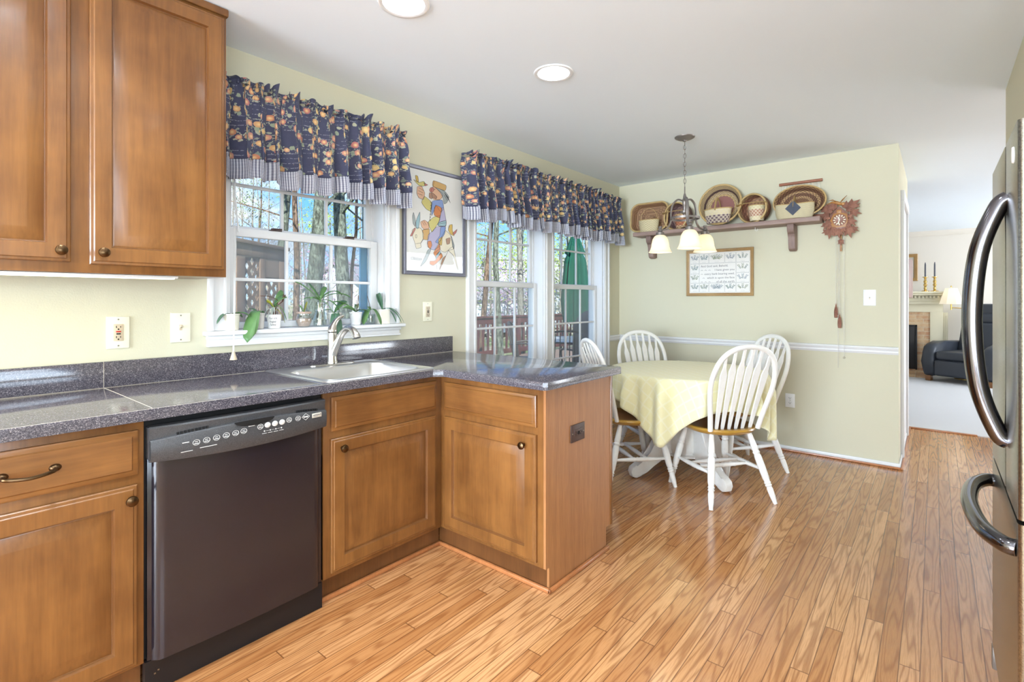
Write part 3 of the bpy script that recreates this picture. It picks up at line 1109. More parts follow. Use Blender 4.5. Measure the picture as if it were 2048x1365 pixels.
pc = thing('peninsula_cabinet', 'honey maple peninsula cabinet with oak end panel, at the end of the counter', 'cabinet', (-2.7, -.9, 0))
mb = MB()
mb.box(-2.975, -2.43, -1.2095, -.545, .1055, .8775)
mb.box(-2.9815, -2.96, -1.2105, -.545, .105, .878)
mb.build('cabinet_box', M_cab, pc)
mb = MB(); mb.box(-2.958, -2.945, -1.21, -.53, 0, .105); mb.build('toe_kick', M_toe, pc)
door(pc, TR((-3.001, -.606, .705)) @ PEN, .574, .139, 'drawer', DRAW, M_cabh)
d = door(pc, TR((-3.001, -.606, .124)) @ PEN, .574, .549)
knob(d, (-3.001, -1.12, .624), (-1, 0, 0))
mb = MB()
mb.prism([(-2.981, .105), (-2.957, .105), (-2.957, 0), (-2.465, 0), (-2.465, .11), (-2.425, .11), (-2.425, .878), (-2.981, .878)], .012, TR((0, -1.211, 0)) @ RX(pi / 2))
mb.build('end_panel', M_panel, pc)
mb = MB(); mb.box(-2.425, -2.405, -1.228, -1.19, .11, .878, .003); mb.box(-2.425, -2.41, -1.2, -.03, .11, .878); mb.build('back_panel', M_cab, pc)

# shoe moulding along the plinths
mb = MB()
mb.box(-3.63, -2.96, -.551, -.5355, 0, .02, .006)
mb.box(-2.974, -2.9585, -1.24, -.535, 0, .02, .006)
mb.box(-2.974, -2.455, -1.24, -1.2235, 0, .02, .006)
setting('trim_6', mb, M_shoe)

# ------------------------------------------------------------------ worktop
ZT, ZB = .914, .879
SX0, SX1, SY0, SY1 = -3.600, -3.055, -.565, -.055   # cut-out for the sink
ct = thing('worktop', 'L shaped dark speckled granite tile worktop with sink cut-out', 'countertop', (-3.4, -.3, ZB))
mb = MB()
xb = [-4.95, SX0, SX1, -3.065, -3.04, -2.37]
def slab(x0, x1, y0, y1): mb.box(x0, x1, y0, y1, ZB, ZT)
bmw = mb.bm
# one outline with a hole, bevelled top edge
outer = [(-4.95, -.005), (-4.95, -.615), (-3.075, -.615), (-3.04, -.65), (-3.04, -1.25), (-3.025, -1.265), (-2.385, -1.265), (-2.37, -1.25), (-2.37, -.005)]
inner = [(SX0, SY1), (SX0, SY0), (SX1, SY0), (SX1, SY1)]
def loopedges(pts, z):
    vs = [bmw.verts.new((x, y, z)) for x, y in pts]
    return vs, [bmw.edges.new((vs[i], vs[(i + 1) % len(vs)])) for i in range(len(vs))]
vo, eo = loopedges(outer, ZT); vi, ei = loopedges(inner, ZT)
r_ = bmesh.ops.triangle_fill(bmw, use_beauty=True, edges=eo + ei)
tf = [x for x in r_['geom'] if isinstance(x, bmesh.types.BMFace)]
ex = bmesh.ops.extrude_face_region(bmw, geom=tf)
for v_ in [x for x in ex['geom'] if isinstance(x, bmesh.types.BMVert)]:
    v_.co.z = ZB
oe = [e for e in eo if e.is_valid]
bmesh.ops.bevel(bmw, geom=oe, offset=.004, segments=2, profile=.5, affect='EDGES', material=-1)
mb.build('worktop_slab', M_granite, ct)
mb = MB()
xg = on_y(190, 776, -.02).x
mb.box(-4.95, -2.372, -.0225, -.0205, ZT - .002, ZT + .0006)
mb.prism([(-4.232, -.02), (-4.2295, -.02), (-4.2295, -.60), (-4.232, -.60)], .003, TR((0, 0, ZT - .0024)))
mb.box(-4.95, -3.076, -.612, -.6105, ZT - .002, ZT + .0003)
mb.build('grout_line', M_grout, ct)
bs_ = thing('backsplash', 'low dark speckled granite backsplash strip along the window wall', 'backsplash', (-3.4, -.01, ZT))
mb = MB(); mb.box(-4.95, -2.372, -.02, -.001, ZT, 1.014, .002); mb.build('backsplash_tile', M_granite, bs_)
mb = MB(); mb.box(-4.2318, -4.2302, -.0204, -.01, ZT, 1.0142); mb.build('grout_line', M_grout, bs_)

# ------------------------------------------------------------------ sink and faucet
def rrect(x0, x1, y0, y1, r, n=6):
    P = []
    for cx, cy, a in ((x1 - r, y1 - r, 0), (x0 + r, y1 - r, 90), (x0 + r, y0 + r, 180), (x1 - r, y0 + r, 270)):
        for k in range(n + 1):
            t = radians(a + 90 * k / n)
            P.append((cx + r * cos(t), cy + r * sin(t)))
    return P


def loft(mb, loops, cap_last=True, cap_first=False):
    R = [[mb.v(p) for p in L] for L in loops]
    n = len(R[0])
    for A, B in zip(R, R[1:]):
        for k in range(n):
            mb.f([A[k], A[(k + 1) % n], B[(k + 1) % n], B[k]])
    if cap_last: mb.f(R[-1])
    if cap_first: mb.f(R[0][::-1])


sk = thing('kitchen_sink', 'stainless steel drop-in single bowl sink below the window', 'sink', (-3.33, -.31, ZT))
Z3 = lambda P, z: [(x, y, z) for x, y in P]
mb = MB()
bx0, bx1, by0, by1 = -3.585, -3.075, -.55, -.165
loft(mb, [Z3(rrect(-3.628, -3.032, -.592, -.03, .03), ZT + .0008), Z3(rrect(-3.624, -3.036, -.588, -.034, .03), ZT + .006), Z3(rrect(-3.612, -3.048, -.576, -.046, .03), ZT + .0045),
          Z3(rrect(bx0 - .006, bx1 + .006, by0 - .006, by1 + .006, .07), ZT + .005), Z3(rrect(bx0, bx1, by0, by1, .065), ZT + .002),
          Z3(rrect(bx0 + .004, bx1 - .004, by0 + .004, by1 - .004, .062), ZT - .01), Z3(rrect(bx0 + .012, bx1 - .012, by0 + .012, by1 - .012, .06), ZT - .15),
          Z3(rrect(bx0 + .03, bx1 - .03, by0 + .03, by1 - .03, .05), ZT - .172), Z3(rrect(bx0 + .06, bx1 - .06, by0 + .06, by1 - .06, .04), ZT - .176)])
mb.build('sink_bowl', M_sink, sk, norm=False)
mb = MB(); mb.lathe([(0, ZT - .176), (.03, ZT - .1745), (.04, ZT - .172), (.044, ZT - .1755)], 24, TR((-3.33, -.36, 0))); mb.build('drain', M_chrome, sk)
fx_, fy_ = -3.297, -.085
fc_ = thing('kitchen_faucet', 'brushed nickel single lever faucet with arched spout behind the sink bowl', 'faucet', (fx_, fy_, ZT + .006))
mb = MB(); loft(mb, [Z3(rrect(fx_ - .125, fx_ + .125, fy_ - .028, fy_ + .028, .027), ZT + .0055), Z3(rrect(fx_ - .125, fx_ + .125, fy_ - .028, fy_ + .028, .027), ZT + .010), Z3(rrect(fx_ - .118, fx_ + .118, fy_ - .022, fy_ + .022, .021), ZT + .013)], True, True)
mb.build('deck_plate', M_nickel, fc_)
mb = MB(); mb.lathe([(.029, ZT + .012), (.028, ZT + .02), (.0245, ZT + .03), (.0225, ZT + .09), (.0225, ZT + .165), (.021, ZT + .171), (0, ZT + .172)], 28, TR((fx_, fy_, 0)))
mb.build('faucet_body', M_nickel, fc_)
mb = MB()
sp = spline([(fx_, fy_, ZT + .05), (fx_ + .008, fy_ - .024, ZT + .10), (fx_ + .018, fy_ - .056, ZT + .160), (fx_ + .026, fy_ - .095, ZT + .193), (fx_ + .031, fy_ - .133, ZT + .190), (fx_ + .035, fy_ - .158, ZT + .166), (fx_ + .036, fy_ - .166, ZT + .148)], 6)
rs = [.0225 - .006 * min(1, i / 12) + (.005 * max(0, (i - 24) / 12)) for i in range(len(sp))]
mb.tube(sp, rs, 18)
mb.build('spout', M_nickel, fc_)
mb = MB()
hd = spline([(fx_, fy_, ZT + .171), (fx_ + .006, fy_ + .004, ZT + .20), (fx_ + .026, fy_ + .004, ZT + .232), (fx_ + .05, fy_, ZT + .252), (fx_ + .066, fy_ - .004, ZT + .256)], 6)
mb.tube(hd, [.0225, .024, .0245, .024, .023, .022, .021, .0195, .018, .017, .016, .015, .014, .013, .0125, .012, .0115, .011, .0105, .010, .0095, .009, .0085, .008, .006][:len(hd)], 16)
mb.build('lever_handle', M_nickel, fc_)

# ------------------------------------------------------------------ dishwasher
dw = thing('dishwasher', 'black built-in dishwasher with grey control strip between the base cabinets', 'dishwasher', (-3.94, -.3, 0))
X0, X1 = -4.238, -3.639
mb = MB(); mb.box(X0 - .004, X1 + .004, -.56, -.02, .11, .872); mb.build('tub', M_dark, dw)
mb = MB()
def dwy(u): # gently bowed front with rounded side edges
    return -.598 - .012 * (1 - (2 * u - 1) ** 2)
def front(z0, z1, yoff, nz=10, rim=.0):
    N = 40
    def fn(i, j):
        x = X0 + (X1 - X0) * i
        e = min(i, 1 - i)
        y = dwy(i) + yoff + (.045 * (1 - min(1, e / .06)) ** 2 if rim else 0)
        return Vector((x, y, z0 + (z1 - z0) * j))
    mb.grid(fn, N, nz)
front(.105, .752, .006, 12, 1)
mb.build('door_panel', M_dw, dw, norm=False, smooth=50, solid=.0)
mb = MB(); mb.box(X0 + .001, X1 - .001, -.574, -.555, .107, .75, .001); mb.build('door_core', M_dw, dw)
# control strip: swept outline, upper band set back above a swept line
mb = MB()
NS = 48
def crow(i):
    x = X0 + (X1 - X0) * i
    y = -.612 - .020 * (1 - (2 * i - 1) ** 2)
    zl = .728 + .0 + .012 * (1 - (2 * i - 1) ** 2) * -1 + .014
    zm = .812 + .016 * (1 - (2 * i - 1) ** 2)
    return x, y, zl, zm
def cfn(i, j):
    x, y, zl, zm = crow(i)
    pts = [(.03, zl), (.004, zl + .003), (0, zl + .010), (-.002, (zl + zm) / 2), (0, zm - .006), (.004, zm - .001), (.012, zm), (.012, zm + .004), (.010, .848), (.014, .853), (.04, .855)]
    dy, z = pts[int(round(j * 10))]
    return Vector((x, y + dy, z))
mb.grid(cfn, NS, 10)
mb.box(X0, X1, -.6, -.55, .75, .85)
mb.build('control_panel', M_dwp, dw, norm=False, smooth=40)
cp = dw.children[-1]
def cpos(fr, z, lift=.0016):
    x, y, zl, zm = crow(fr)
    return Vector((x, y - .0015 - lift, z))
FACE = RX(pi / 2)
mb = MB()
hx0, hx1 = .40, .63
NP = 24
for i in range(NP):
    a, b = i / NP, (i + 1) / NP
    def dep(t): return .018 * (1 - (2 * t - 1) ** 2) ** .6
    xa, xb_ = hx0 + (hx1 - hx0) * a, hx0 + (hx1 - hx0) * b
    pa, pb = crow(xa), crow(xb_)
    q = [mb.v((pa[0], pa[1] - .0038, pa[3] + .002)), mb.v((pa[0], pa[1] - .0036, pa[3] - .001 - dep(a))), mb.v((pb[0], pb[1] - .0036, pb[3] - .001 - dep(b))), mb.v((pb[0], pb[1] - .0038, pb[3] + .002))]
    mb.f(q)
mb.build('pull_recess', M_dark, cp, smooth=0, solid=.002)
for lo, hi in ((.125, .265), (.79, .93)):
    mb = MB()
    for k in range(9):
        f_ = lo + (hi - lo) * k / 8
        x, y, zl, zm = crow(f_)
        mb.box(x - .0032, x + .0032, y + .006, y + .012, zm + .0, zm + .0075)
    mb.build('vent_slot', M_dark, cp)
M_mark = mat('pale_grey_print', lin(206, 204, 200), .6)
M_badge = mat('silver_badge', lin(214, 208, 196), .35, .3)
mb = MB()
for k, fr in enumerate((.205, .255, .305, .355, .405, .45)):
    p = cpos(fr, .786 + .004 * k * .5)
    mb.lathe([(.0085, 0), (.0095, .0012), (.0095, .0018), (.0082, .0018), (.0082, .0003)], 20, TR(p) @ FACE, 1.15, 1)
    mb.box(p.x - .006, p.x + .006, p.y - .0016, p.y, p.z - .0048, p.z - .0022); mb.box(p.x - .0045, p.x + .0045, p.y - .0016, p.y, p.z + .0015, p.z + .0035)
for k, fr in enumerate((.545, .725, .785)):
    p = cpos(fr, (.800, .804, .803)[k])
    mb.lathe([(.0085, 0), (.0095, .0012), (.0095, .0018), (.0082, .0018), (.0082, .0003)], 20, TR(p) @ FACE, 1.1, 1)
    mb.box(p.x - .006, p.x + .006, p.y - .0016, p.y, p.z - .004, p.z - .0015); mb.box(p.x - .005, p.x + .005, p.y - .0016, p.y, p.z + .0018, p.z + .004)
for fr in (.59, .635, .68):
    mb.lathe([(.0098, 0), (.0098, .002), (.008, .003), (0, .003)], 20, TR(cpos(fr, .801, 0)) @ FACE, 1.1, 1)
for k, fr in enumerate((.57, .605, .64, .675)):
    p = cpos(fr, .781)
    mb.prism([(0, .003), (.003, 0), (0, -.003), (-.003, 0)], .001, TR(p) @ FACE)
    mb.box(p.x - .008, p.x + .008, p.y - .001, p.y, p.z - .009, p.z - .0075)
    if k < 3: mb.box(p.x + .005, p.x + .016, p.y - .0008, p.y, p.z - .0004, p.z + .0004)
p = cpos(.84, .803)
for a, b in (((0, .0125), (.0155, 0)), ((.0155, 0), (0, -.0125)), ((0, -.0125), (-.0155, 0)), ((-.0155, 0), (0, .0125))):
    mb.tube([TR(p) @ FACE @ Vector((a[0], a[1], .0008)), TR(p) @ FACE @ Vector((b[0], b[1], .0008))], .0008, 5)
mb.box(p.x - .009, p.x + .009, p.y - .001, p.y, p.z - .0025, p.z + .0025)
p = cpos(.155, .782); mb.box(p.x - .010, p.x + .010, p.y - .001, p.y, p.z + .008, p.z + .0105)
p = cpos(.165, .762); mb.box(p.x - .020, p.x + .014, p.y - .001, p.y, p.z - .0008, p.z + .001)
p = cpos(.265, .766); mb.box(p.x - .026, p.x + .026, p.y - .001, p.y, p.z - .0008, p.z + .0012)
p = cpos(.495, .808); mb.box(p.x - .011, p.x + .011, p.y - .001, p.y, p.z - .001, p.z + .0018)
mb.build('button_markings', M_mark, cp)
p = cpos(.925, .80, .0)
mb = MB(); mb.box(p.x - .022, p.x + .018, p.y - .003, p.y + .004, p.z - .0085, p.z + .0085, .001); bd = mb.build('badge', M_badge, cp)
mb = MB(); mb.box(p.x - .018, p.x + .010, p.y - .0036, p.y - .0028, p.z + .0005, p.z + .0028); mb.box(p.x - .018, p.x + .002, p.y - .0036, p.y - .0028, p.z - .004, p.z - .0028); mb.box(p.x + .012, p.x + .0145, p.y - .0036, p.y - .0028, p.z, p.z + .005); mb.build('badge_lettering', M_ink, bd)
mb = MB(); mb.box(X0 - .004, X1 + .004, -.572, -.545, .0, .103); mb.build('kick_plate', M_blackp, dw)
for a, b in ((.02, .055), (.03, .062)):
    mb = MB(); mb.box(X0 + a, X0 + a + .005, -.5735, -.5715, b, b + .004); mb.build('screw', M_screw, dw)

# ------------------------------------------------------------------ switches and outlets
def plate(name, label, cat, p, n, w, h, mt, kind, rot=0):
    """p = centre on the wall, n = outward normal; face frame: x right, y up, z out"""
    z = Vector(n); x = Vector((0, 0, 1)).cross(z); M = Matrix((x, Vector((0, 0, 1)), z)).transposed().to_4x4(); M.translation = Vector(p)
    if rot: M = M @ RZ(rot)
    t = thing(name, label, cat, p)
    mb = MB(); mb.box(-w / 2, w / 2, -h / 2, h / 2, 0, .006, .0035, M, 3); mb.build('cover_plate', mt, t)
    def socket(mb2, cy, s=1):
        mb2.box(-.0078, -.0056, cy - .001, cy + .007, .0068, .0092, 0, M); mb2.box(.0056, .0078, cy, cy + .006, .0068, .0092, 0, M)
        mb2.lathe([(.0028, .0068), (.0028, .0092), (0, .0092)], 10, M @ TR((0, cy - .006, 0)))
    if kind == 'gfci' or kind == 'decor':
        bm_ = M_beige if kind == 'gfci' else (mt if mt is M_brownp else M_beige)
        mb = MB(); mb.box(-.0165, .0165, -.0335, .0335, .005, .0085, .001, M); r = mb.build('receptacle', bm_, t)
        for cy in (.0195, -.0205):
            mb = MB(); socket(mb, cy); mb.build('socket_slots', M_dark, r)
        mb = MB(); mb.box(-.008, .008, .001, .0065, .0085, .0105, .0006, M); mb.build('reset_button', M_red if kind == 'gfci' else M_dark, r)
        mb = MB(); mb.box(-.007, .007, -.0075, -.0025, .0085, .0105, .0006, M); mb.build('test_button', M_dark, r)
    elif kind == 'duplex':
        for cy in (.0195, -.0195):
            mb = MB(); mb.lathe([(.0165, .005), (.0165, .0078), (0, .0078)], 20, M @ TR((0, cy, 0)), 1, .82); r = mb.build('receptacle', mt, t)
            mb = MB(); socket(mb, cy + .001); mb.build('socket_slots', M_dark, r)
    else:
        mb = MB(); mb.box(-.005, .005, -.012, .012, .004, .0064, 0, M); mb.build('toggle_slot', M_beige, t)
        mb = MB(); mb.box(-.0042, .0042, -.004, .004, 0, .017, .0012, M @ TR((0, 0, .004)) @ RX(-.5)); mb.build('toggle', M_white_plastic if mt is M_white_plastic else M_beige, t)
    for cy in ((h / 2 - .012, -h / 2 + .012) if kind != 'duplex' else (0,)):
        mb = MB(); mb.lathe([(.0032, .005), (.003, .0068), (0, .0072)], 10, M @ TR((0, cy, 0))); mb.build('screw', M_screw, t)
    return t


plate('outlet', 'ivory outlet with red reset button under the wall cabinet', 'outlet', (-4.182, 0, 1.125), (0, -1, 0), .076, .128, M_ivory, 'gfci')
plate('light_switch', 'ivory toggle switch on the wall left of the sink window', 'light switch', (-3.964, 0, 1.136), (0, -1, 0), .076, .128, M_ivory, 'switch')
plate('outlet', 'ivory outlet on the wall under the donkey picture', 'outlet', (-2.578, 0, 1.18), (0, -1, 0), .076, .124, M_ivory, 'decor')
plate('outlet', 'dark brown outlet on the peninsula end panel', 'outlet', (-2.735, -1.2232, .643), (0, -1, 0), .08, .118, M_brownp, 'decor', pi / 2)
plate('outlet', 'white outlet low on the dining wall', 'outlet', (0, -1.571, .419), (-1, 0, 0), .072, .115, M_white_plastic, 'duplex')
plate('light_switch', 'white toggle switch on the dining wall right of the clock', 'light switch', (0, -2.114, 1.272), (-1, 0, 0), .08, .122, M_white_plastic, 'switch')

# ------------------------------------------------------------------ refrigerator
FX0, FX1, FY = -3.105, -2.42, -2.645
fr = thing('refrigerator', 'stainless steel french door refrigerator with bottom freezer at the right edge', 'refrigerator', ((FX0 + FX1) / 2, -3.0, 0))
mb = MB(); mb.box(FX0 + .004, FX1 - .004, -3.37, FY - .075, .02, 1.675, .004); mb.build('cabinet_body', M_blackp, fr)
xm = -2.836


def fdoor(name, x0, x1, z0, z1):
    mb = MB()
    loft(mb, [[(x, y, z) for (x, y) in rrect(x0, x1, FY - .07, FY, .012, 4)] for z in (z0, z0 + .004, z1 - .004, z1)], True, True)
    o = mb.build(name, M_steel, fr)
    if x0 == FX0:
        mb = MB(); mb.box(FX0 - .003, FX0 + .001, FY - .07, FY - .010, z0 + .001, z1 - .001, .001); mb.build('door_edge', M_blackp, o)
    return o


dA = fdoor('door', xm + .003, FX1, .748, 1.67)
dB = fdoor('door', FX0, xm - .003, .748, 1.67)
dC = fdoor('freezer_drawer', FX0, FX1, .115, .738)
for dd, x in ((dA, xm + .035), (dB, xm - .035)):
    mb = MB()
    hp = spline([(x, FY - .005, 1.525), (x, FY + .018, 1.50), (x, FY + .055, 1.38), (x, FY + .068, 1.20), (x, FY + .055, 1.02), (x, FY + .018, .90), (x, FY - .005, .878)], 7)
    mb.tube(hp, .021, 16, flat=(1, .9))
    mb.build('door_handle', M_handle, dd)
mb = MB()
hp = spline([(-2.47, FY - .004, .668), (-2.485, FY + .022, .668), (-2.58, FY + .055, .668), (-2.76, FY + .07, .668), (-2.95, FY + .055, .668), (-3.045, FY + .022, .668), (-3.06, FY - .004, .668)], 7)
mb.tube(hp, .02, 16)
mb.build('drawer_handle', M_handle, dC)
mb = MB(); mb.lathe([(0, 0), (.016, 0), (.0145, .004), (0, .005)], 20, axis_m((-3.02, FY - .0005, 1.605), (0, 1, 0)), .8, 1.3); mb.build('badge', M_white_plastic, dB)
mb = MB(); mb.box(FX1 - .075, FX1 - .012, FY - .09, FY - .02, 1.672, 1.69, .004); mb.build('hinge_cover', M_iron, fr)
mb = MB(); mb.box(FX0 + .01, FX1 - .01, FY - .09, FY - .075, .02, .112); mb.build('base_grille', M_blackp, fr)
mb = MB(); mb.box(FX1 - .03, FX1 + .006, FY - .05, FY + .002, .04, .112, .004); mb.box(FX0 + .0, FX0 + .04, FY - .09, FY - .02, .0, .112, .004); mb.box(FX1 - .05, FX1 - .02, FY - .09, FY - .05, 0, .06, .003); mb.build('foot', M_iron, fr)

# ------------------------------------------------------------------ valances
def valance(label, x0, x1, zr, zt, zb, seed, nf):
    """gathered on a rod at height zr, ruffle above it to zt, hem at zb"""
    t = thing('valance', label, 'curtain', ((x0 + x1) / 2, -.07, zr), 0, 'fruit print window valances')
    rnd = random.Random(seed)
    L = x1 - x0
    ph = [rnd.uniform(0, 6.28) for _ in range(6)]
    # fold centres irregularly spaced
    cs = [0]
    while cs[-1] < 1:
        cs.append(cs[-1] + rnd.uniform(.6, 1.5) / nf)
    k = 1 / cs[-1]
    cs = [c * k for c in cs]
    amp = [rnd.uniform(.55, 1.25) for _ in cs]
    hem = [rnd.uniform(-.028, .014) for _ in cs]
    def fold(u):
        for i in range(len(cs) - 1):
            if cs[i] <= u <= cs[i + 1]:
                s = (u - cs[i]) / (cs[i + 1] - cs[i])
                return sin(2 * pi * s), amp[i] * sin(pi * s) ** .3, hem[i] * sin(pi * s) + 0, s
        return 0, 1, 0, 0
    fullness = 1.45
    def yx(u, z):
        f, a, h, s = fold(u)
        if z < zr:
            w = ((zr - z) / (zr - zb))
            A = (.012 + .034 * min(1, w * 1.3)) * a
            base = -.105 - .015 * w
        else:
            w = (z - zr) / (zt - zr)
            A = .012 + .020 * w * a
            base = -.105 - .004 * w
        tight = (.007 * sin(u * nf * 2 * pi * 2.3 + ph[0]) + .004 * sin(u * nf * 2 * pi * 4.7 + ph[4])) * max(0, 1 - abs(z - zr) / .07)
        e = min(u, 1 - u) * L
        wrap = .085 * max(0, 1 - e / .03) ** 1.5     # returns to the wall at both ends
        y = base + A * f + tight + wrap + .004 * sin(u * 40 + ph[2] + z * 30)
        x = x0 + L * u + (.010 * sin(2 * pi * s * 2) if z < zr else .006 * sin(2 * pi * s * 2 + z * 60))
        return x, y
    def panel(za, zb_, nu, nv, name, m, uvz0, hemmed, back=0):
        mb = MB()
        def fn(i, j):
            f, a, h, s = fold(i)
            z = za + (zb_ - za) * j
            if hemmed:
                z += h * ((zt - z) / (zt - zb))
            if za > zr and j == 0:
                z += .012 * sin(i * nf * 5.1 + ph[1]) + .008 * sin(i * nf * 9 + ph[3])
            x, y = yx(i, z)
            return Vector((x, y, z))
        mb.grid(fn, nu, nv, us=L * fullness * 1.5, vs_=(za - zb_))
        if back:
            def fb(i, j):
                p_ = fn(min(1, i + .35 / nf), j)
                return Vector((fn(i, j).x, p_.y + .028, p_.z - .004))
            mb.grid(fb, nu, nv, us=L * fullness * 1.5, vs_=(za - zb_))
        return mb.build(name, m, t, norm=False, smooth=80, solid=.0012)
    N = int(L * 260)
    border = .088
    panel(zt, zr + .02, N, 5, 'ruffle', M_print, 0, True, 1)
    panel(zr + .02, zb + border, N, 18, 'valance_panel', M_print, 0, True)
    panel(zb + border, zb, N, 8, 'gingham_border', M_gingham, 0, True)
    mb = MB(); mb.tube([(x0 + .03, -.07, zr), (x1 - .03, -.07, zr)], .006, 8); mb.build('curtain_rod', M_white_plastic, t)
    return t


valance('navy fruit print valance with gingham hem over the sink window', -3.872, -2.812, 2.205, 2.245, 1.80, 3, 13)
valance('navy fruit print valance with gingham hem over the twin dining windows', -2.298, -.165, 2.215, 2.255, 1.808, 11, 25)

# ------------------------------------------------------------------ blind wand and cord
bc = thing('window_blind', 'raised white blind behind the sink window valance, with hanging cords and wand', 'blind', (-3.34, .03, 2.05))
mb = MB(); mb.box(-3.757, -2.918, .012, .05, 2.03, 2.064, .003); mb.build('headrail', M_white_plastic, bc)
mb = MB(); mb.box(-3.752, -2.922, .012, .048, 1.985, 2.03, .004); mb.build('slat_stack', M_white_plastic, bc)
for P in ([(-3.752, .02, 2.03), (-3.766, -.058, 1.5), (-3.775, -.064, 1.02)], [(-3.746, .02, 2.03), (-3.760, -.058, 1.5), (-3.772, -.064, 1.02)]):
    mb = MB(); mb.tube(P, .0016, 6); mb.build('cord', M_white_plastic, bc)
mb = MB(); mb.lathe([(0, .038), (.005, .037), (.008, .026), (.013, .008), (.016, 0), (.0, .002)], 18, TR((-3.7735, -.064, .985))); mb.build('cord_weight', M_beige, bc)
mb = MB(); mb.tube([(-3.744, .01, 2.03), (-3.742, .0, 1.75), (-3.728, -.005, 1.57)], .0045, 6); mb.build('tilt_wand', M_white_plastic, bc)

# ------------------------------------------------------------------ donkey drawing
YP = -.020
pic = thing('framed_drawing', 'framed ink and watercolour drawing of a rider on a donkey between the windows', 'picture', (-2.515, 0, 1.75))
PX0, PX1, PZ0, PZ1 = -2.780, -2.252, 1.412, 2.094
FP = [(0, .022), (0, .004), (.004, 0), (.016, .002), (.022, .006), (.026, .012)]
def frame(parent, M, w, h, prof, m, name='frame'):
    mb = MB()
    R = []
    for ins, dp in prof:
        R.append([mb.v(M @ Vector(p)) for p in ((ins, dp, ins), (w - ins, dp, ins), (w - ins, dp, h - ins), (ins, dp, h - ins))])
    for A, B in zip(R, R[1:]):
        for k in range(4):
            mb.f([A[k], A[(k + 1) % 4], B[(k + 1) % 4], B[k]])
    return mb.build(name, m, parent, smooth=30)
frame(pic, TR((PX0, -.024, PZ0)), PX1 - PX0, PZ1 - PZ0, FP, M_greyframe)
mb = MB(); mb.box(PX0 + .01, PX1 - .01, -.014, -.001, PZ0 + .01, PZ1 - .01); mb.build('paper_sheet', M_paper, pic, smooth=0)
